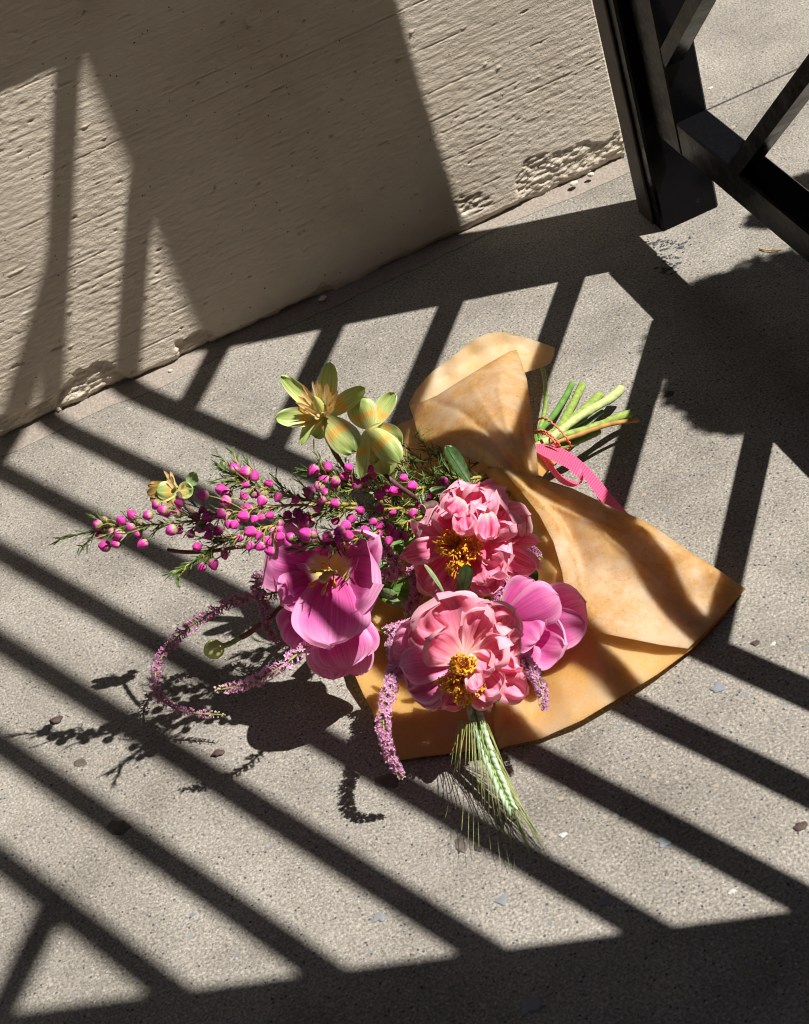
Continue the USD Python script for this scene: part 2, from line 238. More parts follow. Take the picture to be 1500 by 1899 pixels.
bud_m = leafy('heath_bud', [(0, (.30, .34, .10)), (.12, (.42, .34, .16)), (.2, (.78, .26, .46)), (.4, (.72, .065, .36)), (1, (.64, .04, .32))], trans=.18, rough=.62, spec=.25, veinscale=(1.5, 14, 1), rnd=.2, mottling=.22, bumpy=.4)
needle_m = plain('heath_needle', (.085, .135, .03), .45, 120, .45, .4, .1, .0005, .2)
twig_m = plain('brown_twig', (.11, .062, .05), .6, 400, .4, .3, .5)
heath_stem_m = plain('heath_stem', (.30, .24, .06), .5, 300, .3, .3, .3)
redstem_m = plain('red_brown_twig', (.16, .05, .045), .55, 300, .4)
leaf_dark = leafy('dark_leaf', [(0, (.05, .10, .025)), (1, (.04, .085, .02))], trans=.18, rough=.4, veinscale=(9, 5, 1), mottling=.25)
leaf_pale = leafy('pale_leaf', [(0, (.20, .30, .11)), (1, (.24, .34, .16))], trans=.3, rough=.5, veinscale=(9, 5, 1), mottling=.15)
leaf_mid = leafy('green_leaf', [(0, (.13, .26, .05)), (1, (.10, .20, .04))], trans=.3, rough=.4, veinscale=(2, 24, 1), mottling=.15)
stem_green = plain('cut_green_stem', (.205, .275, .06), .5, 240, .3, .3, .5, .0008)
stem_pale = plain('cut_pale_stem', (.36, .42, .165), .5, 240, .22, .3, .5, .0008)
stem_deep = plain('cut_deep_stem', (.10, .21, .04), .4, 90, .3, .45, .2)
stem_brown = plain('withered_stem', (.33, .18, .045), .6, 120, .3, .3, .3)
cut_end = plain('cut_stem_flesh', (.55, .60, .26), .6, 300, .15)
twine_m = plain('coral_twine', (.62, .16, .09), .7, 1500, .3, .2, .6)
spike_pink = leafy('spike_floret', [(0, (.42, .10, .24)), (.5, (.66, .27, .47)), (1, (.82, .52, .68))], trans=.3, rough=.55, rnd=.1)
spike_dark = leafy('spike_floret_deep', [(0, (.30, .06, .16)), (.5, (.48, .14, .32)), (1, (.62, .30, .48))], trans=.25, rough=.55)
spike_tip = leafy('spike_floret_bud', [(0, (.42, .40, .16)), (.5, (.60, .40, .36)), (1, (.78, .62, .55))], trans=.25, rough=.55)
spike_stem = plain('spike_stem', (.20, .25, .06), .5, 200, .3)
rye_m = leafy('rye_grain', [(0, (.30, .44, .24)), (.45, (.44, .58, .40)), (1, (.34, .47, .22))], trans=.1, rough=.5, veinscale=(1, 12, 1), mottling=.2)
awn_m = plain('rye_awn', (.26, .29, .09), .5, 300, .25, .4, .1)
pod_m = plain('seed_pod', (.46, .50, .17), .55, 120, .18, .3, .4)
gum_m = plain('flattened_gum', (.085, .07, .055), .7, 150, .3, .3, .6, .0008)
pebble_m = plain('pebble', (.055, .032, .028), .7, 300, .3)
white_m = plain('white_chip', (.40, .385, .355), .7, 300, .1)
blue_m = plain('blue_grey_stone', (.17, .175, .19), .7, 300, .1)
straw_m = plain('straw', (.50, .28, .05), .6, 300, .2)

# ------------------------------------------------------------------ the setting: pavement
WALL_Y, WALL_END = 1.655, 0.599
JOINT_Y = 1.688
g = Thing('ground', kind='structure')
g.part('soil', box(-60, -60, -.30, 60, 60, -.1), concrete, False)
def pv(path_name, x0, y0, x1, y1, thing):
    thing.part('slab', box(x0, y0, -.1, x1, y1, 0.0, .004), concrete, False)
pav = Thing('pavement', kind='structure')
xs = [-7.0, -3.5, 2.25, 5.0, 8.0]
for y0, y1 in ((-6, -3.2), (-3.196, -.6), (-.594, JOINT_Y - .003), (JOINT_Y + .003, 3.6), (3.606, 6.5)):
    for a, b in zip(xs, xs[1:]): pv('slab', a + .003, y0, b - .003, y1, pav)

# ------------------------------------------------------------------ the setting: rendered wall with a broken foot
def wall_mesh():
    x = np.unique(np.r_[np.linspace(-2.6, -.16, 60), np.arange(-.16, WALL_END, .0022), WALL_END])
    z = np.unique(np.r_[-.05, np.arange(-.012, .45, .0009), .50])
    X, Z = np.meshgrid(x, z, indexing='ij')
    P = np.stack([X, 0 * X, Z], -1)
    tilt = Z - X * .02 + .0025 * (meshkit.noise(P * (2.2, 1, 5), 3) - .5)
    d = np.zeros_like(X)
    def streaks(fx, fz, seed): return meshkit.noise(np.stack([X * fx + seed * 3.37, 0 * X, tilt * fz], -1), seed)
    streak = streaks(2.3, 310, 1) * .40 + streaks(4.1, 520, 2) * .35 + streaks(6.7, 640, 4) * .25 + streaks(17, 450, 9) * .15
    amp = .30 + .95 * meshkit.fbm(P * (4, 1, 9), 3, 11)
    d += .00056 * amp * (streak - .5)
    deep_ = streaks(5, 300, 21)
    d -= .0012 * np.clip((deep_ - .86) / .12, 0, 1) * meshkit.noise(P * (60, 1, 200), 22)
    d += .0008 * (meshkit.fbm(P * (190, 1, 260), 2, 5) - .5) * (0.4 + 1.4 * meshkit.noise(P * (9, 1, 9), 6))
    d += .0014 * (meshkit.fbm(P * (5, 1, 5), 2, 7) - .5)
    pits = meshkit.noise(P * (95, 1, 130), 31)
    d -= .0022 * np.clip((pits - .93) / .06, 0, 1)
    bumps = meshkit.noise(P * (80, 1, 110), 33)
    d += .0015 * np.clip((bumps - .94) / .06, 0, 1)
    # places where the plaster has broken away at the foot
    nb = meshkit.fbm(P * (26, 1, 30), 4, 41); hole = np.zeros_like(X)
    def region(pts, soft=.006):
        poly = Polygon([(on_wall(*p)[0], on_wall(*p)[2]) for p in pts])
        from shapely import distance, points
        inside = contains_xy(poly, X.ravel(), Z.ravel()).reshape(X.shape)
        near = (np.abs(X - poly.centroid.x) < .25) & (np.abs(Z - poly.centroid.y) < .15)
        dist = np.full(X.shape, -.1)
        pp = points(X[near], Z[near]); dist[near] = np.where(inside[near], 1, -1) * distance(poly.exterior, pp)
        return np.clip((dist + (nb - .5) * .03) / soft + .5, 0, 1)
    r1 = region([(958, 338), (975, 300), (1040, 282), (1075, 262), (1150, 238), (1200, 215), (1200, 330), (1100, 340), (980, 400)], .003)
    r2 = region([(328, 640), (345, 618), (372, 603), (395, 610), (385, 640), (400, 690), (330, 690)], .003)
    r3 = region([(110, 740), (150, 690), (190, 668), (215, 676), (235, 700), (240, 760), (120, 800)], .003)
    r4 = region([(-40, 750), (20, 770), (60, 750), (110, 735), (115, 830), (-40, 880)], .003)
    r5 = region([(505, 610), (570, 540), (600, 520), (615, 540), (640, 560), (560, 640)], .003)
    r6 = region([(845, 370), (890, 355), (915, 372), (905, 385), (860, 395)], .003)
    for r, dp in ((r1, .0018), (r2, .0050), (r3, .0045), (r4, .0055), (r5, .004), (r6, .0015)):
        rough = (meshkit.fbm(P * (230, 1, 320), 3, 51) - .5) * .0042 + (meshkit.fbm(P * (60, 1, 80), 2, 52) - .5) * .003
        d = d * (1 - r * .6) + r * (-dp + rough); hole = np.maximum(hole, r)
    foot = np.clip(1.3 - Z / .009, 0, 1) * (meshkit.fbm(P * (40, 1, 10), 3, 61))
    d -= .011 * foot
    Y = WALL_Y - d
    v = np.stack([X, Y, Z], -1).reshape(-1, 3); nx, nz = X.shape
    f = grid_faces(nx, nz)
    f = f[:, ::-1] if False else f
    # close it at the right end, the back and the top
    e = (nx - 1) * nz + np.arange(nz); nb_ = len(v)
    back = np.array([[WALL_END, WALL_Y + .22, zz] for zz in z]); v = np.vstack([v, back])
    k = np.arange(nz - 1)
    f = np.vstack([f, np.stack([e[k], nb_ + k, nb_ + k + 1], 1), np.stack([e[k], nb_ + k + 1, e[k + 1]], 1)])
    n2 = len(v); v = np.vstack([v, [[x[0], WALL_Y + .22, -.05], [x[0], WALL_Y + .22, .50]]])
    f = np.vstack([f, [[nb_, n2, n2 + 1], [nb_, n2 + 1, nb_ + nz - 1]]])
    t = np.arange(nx) * nz + nz - 1
    f = np.vstack([f, np.array([[t[i], t[i + 1], n2 + 1] for i in range(nx - 1)]), [[t[-1], nb_ + nz - 1, n2 + 1]]])
    return v, f
wl = Thing('plaster_wall', 'low tan plaster wall with trowel streaks and a crumbling foot, along the back', 'wall', (-1.0, WALL_Y, 0))
wl.part('plaster', wall_mesh(), plaster, 50)
wl.part('coping', box(-2.6, WALL_Y - .040, .497, WALL_END + .0, WALL_Y + .26, .56, .006), plaster, False)
def fillet():
    x = np.linspace(-2.6, WALL_END - .004, 420); rows = []
    w = .014 + .008 * (meshkit.noise(np.stack([x * 9, 0 * x, 0 * x], -1), 71)) - .006 * np.clip(meshkit.noise(np.stack([x * 40, 0 * x, 0 * x], -1), 72) - .5, 0, 1)
    w = w + .012 * np.exp(-((x - .05) / .05) ** 2)
    for s in np.linspace(0, 1, 7):
        yy = WALL_Y - w * (1 - s) + .012 * s; zz = .0006 + .0050 * s ** 1.8
        zz = zz + .0012 * (meshkit.fbm(np.stack([x * 60, np.full_like(x, s * 3), 0 * x], -1), 3, 73) - .5) * (s > 0)
        rows.append(np.stack([x, np.broadcast_to(yy, x.shape), np.broadcast_to(zz, x.shape)], -1))
    rows = [rows[0] - (0, .0, .01)] + rows
    v = np.array(rows).transpose(1, 0, 2).reshape(-1, 3)
    return v, grid_faces(len(x), len(rows))[:, ::-1]
wl.part('mortar_fillet', fillet(), mortar, 60, label='smooth strip of mortar filling the angle between wall and pavement')
for px, py, s in ((1064, 340, .0036), (1095, 324, .003), (598, 553, .0032), (318, 692, .002)):
    p = on_wall(px, py, WALL_Y - .008); p[2] = max(p[2], .003)
    m = trimesh.creation.icosphere(2, s); m.vertices *= (1.3, .8, .8); m.vertices += .3 * s * (meshkit.noise(m.vertices * 400 + px, 3)[:, None] - .5) + p
    wl.part('loose_crumb', m, plaster, False)

# the street around: dark house fronts that close in the sky
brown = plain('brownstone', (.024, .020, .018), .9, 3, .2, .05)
glassy = plain('dark_window_glass', (.02, .022, .025), .1, 2, .1, .5)
def house(name, label, x0, y0, x1, y1, h, face, n, rows):
    t = Thing(name, label, 'house', ((x0 + x1) / 2, (y0 + y1) / 2, 0))
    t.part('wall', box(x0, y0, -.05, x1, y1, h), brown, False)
    t.part('cornice', box(x0 - .25, y0 - .25, h, x1 + .25, y1 + .25, h + .4), brown, False)
    for r in range(rows):
        for i in range(n):
            f0 = (i + .3) / n; f1 = (i + .7) / n; z0 = 1.6 + r * 3.3
            if face in 'yY':
                yy = y0 if face == 'y' else y1; s = -1 if face == 'y' else 1
                a, b = x0 + (x1 - x0) * f0, x0 + (x1 - x0) * f1
                w = t.part('window', box(a, min(yy, yy + s * .04), z0, b, max(yy, yy + s * .04), z0 + 1.8), glassy, False)
                t.part('sill', box(a - .1, min(yy, yy + s * .12), z0 - .15, b + .1, max(yy, yy + s * .12), z0 - .01), brown, False, parent=w)
            else:
                xx = x0 if face == 'x' else x1; s = -1 if face == 'x' else 1
                a, b = y0 + (y1 - y0) * f0, y0 + (y1 - y0) * f1
                w = t.part('window', box(min(xx, xx + s * .04), a, z0, max(xx, xx + s * .04), b, z0 + 1.8), glassy, False)
                t.part('sill', box(min(xx, xx + s * .12), a - .1, z0 - .15, max(xx, xx + s * .12), b + .1, z0 - .01), brown, False, parent=w)
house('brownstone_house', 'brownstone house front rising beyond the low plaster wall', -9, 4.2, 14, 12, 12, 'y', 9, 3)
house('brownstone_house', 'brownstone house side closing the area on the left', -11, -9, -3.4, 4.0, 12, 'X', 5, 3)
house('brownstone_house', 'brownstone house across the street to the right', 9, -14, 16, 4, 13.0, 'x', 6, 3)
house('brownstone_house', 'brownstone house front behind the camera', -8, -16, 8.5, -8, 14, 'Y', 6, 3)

# ------------------------------------------------------------------ gate posts and gate
GX, Y_FAR, Y_NEAR, Z_LOW, Z_TOP = 0.594, 1.449, 0.584, 0.112, 1.98
def gate_post(y0, y1, label, jamb):
    p = Thing('gate_post', label, 'post', (.598, (y0 + y1) / 2, 0))
    p.part('shaft', box(.5664, y0, -.05, .630, y1, 2.05, .0025), black, False)
    p.part('cap', trimesh.creation.revolve([[0, .028], [.012, .026], [.034, .006], [.046, 0], [0, 0]], sections=4, transform=trimesh.transformations.translation_matrix([.598, (y0 + y1) / 2, 2.05]) @ trimesh.transformations.rotation_matrix(math.pi / 4, [0, 0, 1])), black, False)
    if jamb: p.part('stop_bar', box(.5635, y1 - .031, .0005, .5662, y1 - .0005, 2.03, .0008), worn, False, label='worn brownish flat stop bar welded along the post')
    return p
gate_post(1.510, 1.5590, 'black painted square steel post standing on the pavement by the end of the wall', True)
gate_post(.455, .516, 'black square steel post on the near side of the gate', False)
gate = Thing('metal_gate', 'black painted steel gate with a bottom rail and diagonal square bars, hung beside the post', 'gate', (GX, (Y_FAR + Y_NEAR) / 2, 0))
hx = .017
gate.part('stile', box(GX - hx, Y_FAR, Z_LOW, GX + hx, Y_FAR + .050, Z_TOP, .002), black, False)
gate.part('stile', box(GX - hx, Y_NEAR - .050, Z_LOW, GX + hx, Y_NEAR, Z_TOP, .002), black, False)
gate.part('bottom_rail', box(GX - hx + .0003, Y_NEAR, Z_LOW + .0005, GX + hx - .0003, Y_FAR, .149, .002), black, False)
gate.part('top_rail', box(GX - hx + .0003, Y_NEAR, Z_TOP - .037, GX + hx - .0003, Y_FAR, Z_TOP - .0005, .002), black, False)
def bar(a, b, w=.0075, d=.009):            # a square bar in the gate's plane from (y, z) to (y, z)
    (y0, z0), (y1, z1) = a, b; t = unit((0, y1 - y0, z1 - z0)); n = V3(0, -t[2], t[1])
    p0, p1 = V3(BX, y0, z0), V3(BX, y1, z1); v = []
    for p in (p0, p1):
        for sa, sb in ((-1, -1), (1, -1), (1, 1), (-1, 1)): v.append(p + V3(sa * d, 0, 0) + n * sb * w)
    import manifold3d as m3
    return m3.Manifold.hull_points(np.array(v))
Z0, Z1 = .149, Z_TOP - .037
BX = GX - .0075
D_BARS = [-.408 - .0194 + .1815 * i for i in range(7)]
C_BARS = [c - .017 for c in (1.130, 1.320, 1.505, 1.682, 1.877, 2.073, 2.268)]
d0, d6 = D_BARS[0], D_BARS[-1]
for i, d in enumerate(D_BARS):               # bars rising towards the wall: z - y = d
    ya = max(Y_NEAR, Z0 - d); yb = min(Y_FAR, Z1 - d)
    w = .0100 if i == 0 else .0075
    gate.part('diagonal_bar', bar((ya - .003, ya + d - .003), (yb + .003, yb + d + .003), w), black, False)
for c in C_BARS:                             # bars below the first: z + y = c, from the rail or the far stile up to it
    ya = min(Y_FAR, c - Z0); yb = (c - d0) / 2
    if ya - yb > .01: gate.part('cross_bar', bar((ya + .003, c - ya - .003), (yb + .006, c - yb - .006)), black, False)
for c in (2.056, 2.245, 2.435):              # bars above the last one, up to the near stile or the top rail
    ya = (c - d6) / 2; yb = max(Y_NEAR, c - Z1)
    if ya - yb > .01: gate.part('cross_bar', bar((ya - .006, c - ya + .006), (yb - .003, c - yb + .003)), black, False)
c = 2.575 - .017; ya, yb = (c - D_BARS[1]) / 2, (c - D_BARS[2]) / 2
gate.part('cross_bar', bar((ya, c - ya), (yb, c - yb), .009), black, False)
for z in (.36, 1.05, 1.74): gate.part('hinge', tube([(GX - .0, Y_FAR + .056, z - .05), (GX, Y_FAR + .056, z + .05)], .0045, 10), black, 40)

# ------------------------------------------------------------------ helpers for plants
def petal(P0, P1, W, N, bow=0.0, cup=.25, ruf=0.0, jag=0.0, seed=0, wa=.55, wb=3.0, nu=18, nv=13, roll=0.0, fold=0.0, ctrl=None):
    """A thin curved sheet from P0 to P1, W wide. N: the side that is cupped; bow: how far its middle leaves the chord along N; returns (mesh, uv)."""
    P0, P1 = np.asarray(P0, float), np.asarray(P1, float); N = unit(N)
    C = (P0 + P1) / 2 + N * bow if ctrl is None else np.asarray(ctrl, float)
    u = np.linspace(0, 1, nu) ** .9; v = np.linspace(-1, 1, nv)
    U, Vv = np.meshgrid(u, v, indexing='ij')
    rs = np.random.default_rng(seed * 31 + 5)
    jn = meshkit.noise(np.stack([Vv * 2.4 + seed * 7.1, 0 * Vv, 0 * Vv], -1), seed) * .75 + meshkit.noise(np.stack([Vv * 6 + seed * 3.3, 0 * Vv, 0 * Vv], -1), seed + 1) * .25
    Ue = U * (1 - jag * jn)
    B = (1 - Ue)[..., None] ** 2 * P0 + 2 * ((1 - Ue) * Ue)[..., None] * C + Ue[..., None] ** 2 * P1
    T = 2 * (1 - Ue)[..., None] * (C - P0) + 2 * Ue[..., None] * (P1 - C)
    T /= np.linalg.norm(T, axis=-1, keepdims=True) + 1e-9
    S = np.cross(T, N); S /= np.linalg.norm(S, axis=-1, keepdims=True) + 1e-9
    n = np.cross(S, T)
    prof = lambda q: (q + .015) ** wa * np.clip(1 - q ** wb, 0, 1) ** .5
    w = W / 2 * prof(U) / prof(np.linspace(0, 1, 200)).max()
    a = np.clip(cup, -1.6, 1.6) * 1.3
    lat = np.sin(a * Vv) / a if abs(a) > .02 else Vv
    dep = (1 - np.cos(a * Vv)) / a if abs(a) > .02 else 0 * Vv
    edge = np.abs(Vv) ** 2 * .6 + U ** 3 * .7
    q = np.stack([Vv * 2.6 + seed * 5.7, U * 2.4 + seed, 0 * U], -1)
    rf = ruf * W * U ** 1.2 * ((meshkit.noise(q, seed + 2) - .5) * 1.6 + edge * (meshkit.noise(q * (1.9, 1.8, 1), seed + 3) - .5) * 2.4)
    rf += fold * W * U * (.35 - .35 * U * U + .2) * np.cos(Vv * 5.2 + rs.uniform(0, 6))
    rl = roll * W * (U ** 5 + .4 * np.abs(Vv) ** 5 * U)
    P = B + S * (w * lat)[..., None] + n * (w * dep + rf + rl)[..., None]
    uv = np.stack([U, (Vv + 1) / 2], -1).reshape(-1, 2)
    return (P.reshape(-1, 3), grid_faces(nu, nv)), uv
def seg_strip(A, B, n=40, across=3, bulge=0.0):   # a band between two edge lines
    a, b = spline(A, n), spline(B, n); s = np.linspace(0, 1, across)
    v = a[:, None] * (1 - s)[None, :, None] + b[:, None] * s[None, :, None]
    ln = np.r_[0, np.cumsum(np.linalg.norm(np.diff((a + b) / 2, axis=0), axis=1))]
    uv = np.stack(np.broadcast_arrays(ln[:, None] * 130, s[None, :]), -1).reshape(-1, 2)
    return (v.reshape(-1, 3), grid_faces(n, across)), uv
def lathe(profile, base, axis, sides=10, ridges=0, depth=0.0):
    pr = np.asarray(profile, float); ax = unit(axis); a = unit(np.cross(ax, (.3, .5, .8))); b = np.cross(ax, a)
    ang = np.linspace(0, 2 * np.pi, sides, endpoint=False)
    rr = pr[:, 0][:, None] * (1 - depth * (np.cos(ang * ridges / 2) ** 8 if ridges else 0 * ang))[None]
    v = base + rr[..., None] * (np.cos(ang)[:, None] * a + np.sin(ang)[:, None] * b)[None] + pr[:, 1][:, None, None] * ax
    h = pr[:, 1]; uu = (h - h.min()) / (np.ptp(h) + 1e-9)
    uv = np.stack(np.broadcast_arrays(uu[:, None], (ang / 6.283)[None]), -1).reshape(-1, 2)
    return (v.reshape(-1, 3), grid_faces(len(pr), sides, True)[:, ::-1]), uv
def join_uv(items):
    return join([i[0] for i in items]), np.vstack([i[1] for i in items])
def cup_of(pts): return np.array(pts)
CAMV = -FWD
def twist_n(ax=0, ay=0, az=1): return unit(RIGHT * ax + UP * ay + CAMV * az)   # ax: towards the picture's right, ay: its top, az: the viewer

# ------------------------------------------------------------------ wrapping paper
def sheet(outline, controls, step=4.5, wrinkle=.0012, seed=0, scale=28, fine=70, creases=()):
    """A sheet of paper: outline and controls are (px, py, height)."""
    out = np.array(outline, float); ctl = np.vstack([out, np.array(controls, float).reshape(-1, 3)])
    n = len(out); dense = []
    for i in range(n):
        a, b = out[i], out[(i + 1) % n]; k = max(1, int(np.hypot(*(b - a)[:2]) / step))
        dense += [a[:2] + (b - a)[:2] * j / k for j in range(k)]
    dense = np.array(dense); poly = Polygon(dense)
    x0, y0, x1, y1 = poly.bounds
    X, Y = np.meshgrid(np.arange(x0, x1, step), np.arange(y0, y1, step)); X = X + (np.arange(X.shape[0]) % 2)[:, None] * step / 2
    inner = poly.buffer(-step * .55); ok = contains_xy(inner, X.ravel(), Y.ravel())
    pts = np.vstack([dense, np.stack([X.ravel()[ok], Y.ravel()[ok]], -1)])
    rbf = RBFInterpolator(ctl[:, :2] / 100, ctl[:, 2], kernel='linear', smoothing=.0008)
    z = rbf(pts / 100)
    tri = Delaunay(pts).simplices; cen = pts[tri].mean(1); tri = tri[contains_xy(poly, cen[:, 0], cen[:, 1])]
    v = np.array([at(p[0], p[1], max(q, .0012)) for p, q in zip(pts, z)])
    w = wrinkle * ((meshkit.fbm(v * scale, 3, seed) - .5) * 2 + .35 * (meshkit.fbm(v * fine, 2, seed + 9) - .5)) * np.clip(z / .012, .15, 1)
    import shapely
    pp = shapely.points(pts)
    for line, amp, width, sharp in creases:      # folds: tent shaped ridges (or valleys) along a line, dying out at its far end
        ls = shapely.LineString(line); dd = shapely.distance(ls, pp) / (width * (.75 if sharp else 1)); al = shapely.line_locate_point(ls, pp, normalized=True)
        w = w + amp * np.exp(-dd ** (1.1 if sharp else 2)) * (1 - .85 * al ** 1.5)
    v = v + CAMV * w[:, None]; v[:, 2] = np.maximum(v[:, 2], .0010)
    a = np.cross(v[tri[:, 1]] - v[tri[:, 0]], v[tri[:, 2]] - v[tri[:, 0]])
    flip = (a @ CAMV) < 0; tri[flip] = tri[flip][:, ::-1]
    return v, tri
paper = Thing('wrapping_paper', 'translucent tan kraft tissue twisted round the stems and spread open under the flowers', 'wrapping paper', at(960, 1050))
right_sheet = sheet([(888, 874, .066), (925, 866, .072), (960, 880, .068), (1000, 896, .064), (1060, 918, .056), (1130, 952, .046), (1200, 984, .036), (1286, 1042, .018), (1336, 1074, .007), (1372, 1098, .002),
                     (1345, 1140, .004), (1290, 1198, .007), (1220, 1250, .009), (1150, 1293, .009), (1080, 1335, .009), (1000, 1371, .006), (926, 1387, .003), (917, 1362, .010), (915, 1330, .014), (920, 1290, .016), (925, 1200, .020), (915, 1100, .028), (905, 980, .040), (885, 930, .052)],
                    [(950, 890, .072), (1000, 920, .060),
                     (950, 925, .050), (960, 1000, .030), (970, 1100, .024), (985, 945, .066), (1010, 1000, .062), (1030, 1060, .050), (1042, 1120, .034), (1046, 1180, .022),
                     (1060, 1000, .044), (1085, 1040, .036), (1130, 1062, .030), (1200, 1090, .020), (1270, 1108, .010), (1120, 1020, .040), (1190, 1050, .030), (1250, 1075, .018), (1330, 1100, .004),
                     (1120, 1150, .026), (1080, 1200, .026), (1180, 1170, .018), (1200, 1220, .014), (1130, 1240, .022), (1040, 1270, .020), (1000, 1300, .012), (1060, 1320, .013), (960, 1340, .018), (985, 1330, .010)], wrinkle=.0030, seed=4, scale=19,
                    creases=[([(920, 882), (975, 930), (1015, 1010), (1034, 1090), (1040, 1160)], .008, 20, False),                              ([(940, 885), (1040, 960), (1130, 1040), (1230, 1140)], .004, 22, True), ([(1060, 1120), (1100, 1190), (1150, 1280)], .007, 26, False), ([(920, 1386), (930, 1340), (960, 1260)], .010, 12, False), ([(1000, 1150), (1010, 1230), (1010, 1340)], -.004, 24, False),
                             ([(900, 880), (930, 930), (950, 1010)], -.008, 12, True)])
paper.part('right_sheet', right_sheet, kraft, 60)
flap = sheet([(925, 866, .078), (960, 873, .080), (1000, 886, .078), (1060, 905, .072), (1130, 938, .063), (1200, 968, .054), (1290, 1030, .033), (1340, 1062, .018), (1383, 1092, .006), (1332, 1148, .010), (1276, 1203, .014), (1225, 1196, .022), (1175, 1186, .030), (1125, 1176, .036), (1085, 1168, .040), (1052, 1120, .046), (1042, 1060, .056), (1026, 1005, .068), (1000, 955, .074), (965, 910, .078)],
             [(1000, 906, .082), (1060, 926, .079), (1120, 951, .073), (1190, 985, .063), (1260, 1024, .047), (1320, 1062, .029), (1060, 1000, .062), (1085, 1040, .056), (1130, 1062, .050), (1200, 1090, .038), (1270, 1108, .023), (1120, 1020, .061), (1190, 1050, .049), (1250, 1075, .035), (1330, 1100, .013), (1090, 1110, .048), (1150, 1120, .040), (1230, 1150, .024), (1040, 960, .072)],
             wrinkle=.0022, seed=31, scale=22, creases=[([(930, 870), (1000, 925), (1080, 960), (1170, 992)], .006, 7, True), ([(940, 872), (1030, 960), (1070, 1040), (1085, 1120)], .006, 9, True), ([(1120, 990), (1180, 1040), (1240, 1090)], .003, 6, True), ([(985, 900), (1060, 945), (1140, 975), (1200, 1000)], -.005, 8, True), ([(985, 905), (1050, 975), (1075, 1040), (1080, 1110)], -.006, 16, False), ([(1180, 975), (1240, 1010), (1290, 1038), (1378, 1094)], .003, 7, True), ([(1095, 1135), (1140, 1150), (1190, 1160)], .002, 6, True)])
paper.part('flap', flap, kraft_wax, 60, label='rubbed, cloudy upper layer of paper folded over the right sheet')
left_sheet = sheet([(905, 960, .030), (960, 1000, .022), (975, 1150, .010), (955, 1290, .007), (925, 1384, .0035), (850, 1396, .004), (780, 1404, .004), (712, 1414, .003), (706, 1385, .006), (698, 1345, .009), (688, 1315, .010), (672, 1284, .012), (655, 1245, .016), (648, 1205, .020), (665, 1150, .024), (700, 1105, .026), (735, 1040, .026), (760, 980, .028), (830, 930, .036)],
                   [(800, 1050, .018), (780, 1150, .012), (720, 1200, .013), (860, 1200, .010), (760, 1320, .007), (850, 1330, .008), (700, 1260, .011), (880, 1060, .016)], wrinkle=.0022, seed=8, scale=24)
paper.part('left_sheet', left_sheet, kraft, 60)
inner = sheet([(775, 772, .046), (748, 783, .040), (724, 794, .034), (705, 830, .028), (690, 880, .024), (700, 930, .022), (760, 955, .022), (850, 950, .026), (905, 930, .036), (905, 860, .054), (840, 790, .060)],
              [(760, 850, .026), (820, 880, .028), (850, 840, .046)], wrinkle=.0016, seed=12)
paper.part('inner_fold', inner, kraft, 60)
back = sheet([(758, 748, .044), (772, 722, .052), (800, 690, .060), (840, 660, .064), (876, 631, .064), (903, 618, .062), (935, 615, .056), (968, 623, .048), (1000, 634, .040), (1029, 645, .032), (1027, 660, .032), (1020, 674, .033), (1011, 679, .034), (990, 686, .038), (966, 693, .044), (950, 760, .045), (900, 790, .045), (820, 800, .045), (775, 785, .044)],
             [(830, 700, .050), (880, 660, .050), (940, 640, .045), (980, 655, .036)], wrinkle=.0012, seed=16)
paper.part('back_fold', back, kraft_thin, 60, label='paler single layer of paper turned up behind')
front = sheet([(758, 751, .050), (783, 745, .062), (811, 733, .070), (850, 708, .078), (900, 677, .082), (930, 660, .082), (945, 652, .080), (957, 649, .076), (966, 668, .074), (977, 704, .078), (984, 752, .080), (989, 800, .080), (995, 835, .078), (999, 882, .070), (975, 884, .072), (940, 872, .074), (905, 864, .076), (885, 856, .078), (862, 849, .080), (838, 844, .078), (822, 838, .074), (806, 836, .069), (790, 826, .062), (778, 812, .056), (772, 795, .052), (768, 778, .050)],
              [(830, 770, .074), (880, 730, .088), (930, 700, .090), (950, 760, .094), (900, 790, .090), (860, 815, .084), (930, 830, .090), (960, 850, .084), (975, 790, .088), (810, 800, .066), (840, 740, .080)], wrinkle=.0024, seed=21, scale=24,
              creases=[([(955, 866), (900, 800), (850, 760), (795, 742)], -.010, 9, True), ([(970, 866), (940, 790), (925, 720), (940, 660)], .008, 11, True), ([(935, 868), (880, 820), (815, 795)], .009, 8, True), ([(905, 862), (850, 838), (800, 822)], -.006, 6, True), ([(985, 870), (968, 800), (966, 720)], -.008, 8, True), ([(962, 868), (915, 780), (870, 712)], .006, 8, True), ([(925, 866), (895, 842), (850, 824)], -.006, 6, True), ([(860, 790), (910, 770), (960, 775)], .003, 5, True)])
paper.part('front_fold', front, kraft_wax, 60)
stub = sheet([(990, 832, .052), (1012, 830, .052), (1035, 834, .050), (1049, 840, .046), (1042, 851, .044), (1025, 864, .046), (1012, 876, .052), (1006, 884, .056), (996, 880, .06)], [], step=4, wrinkle=.0006)
paper.part('tucked_edge', stub, kraft, 60)

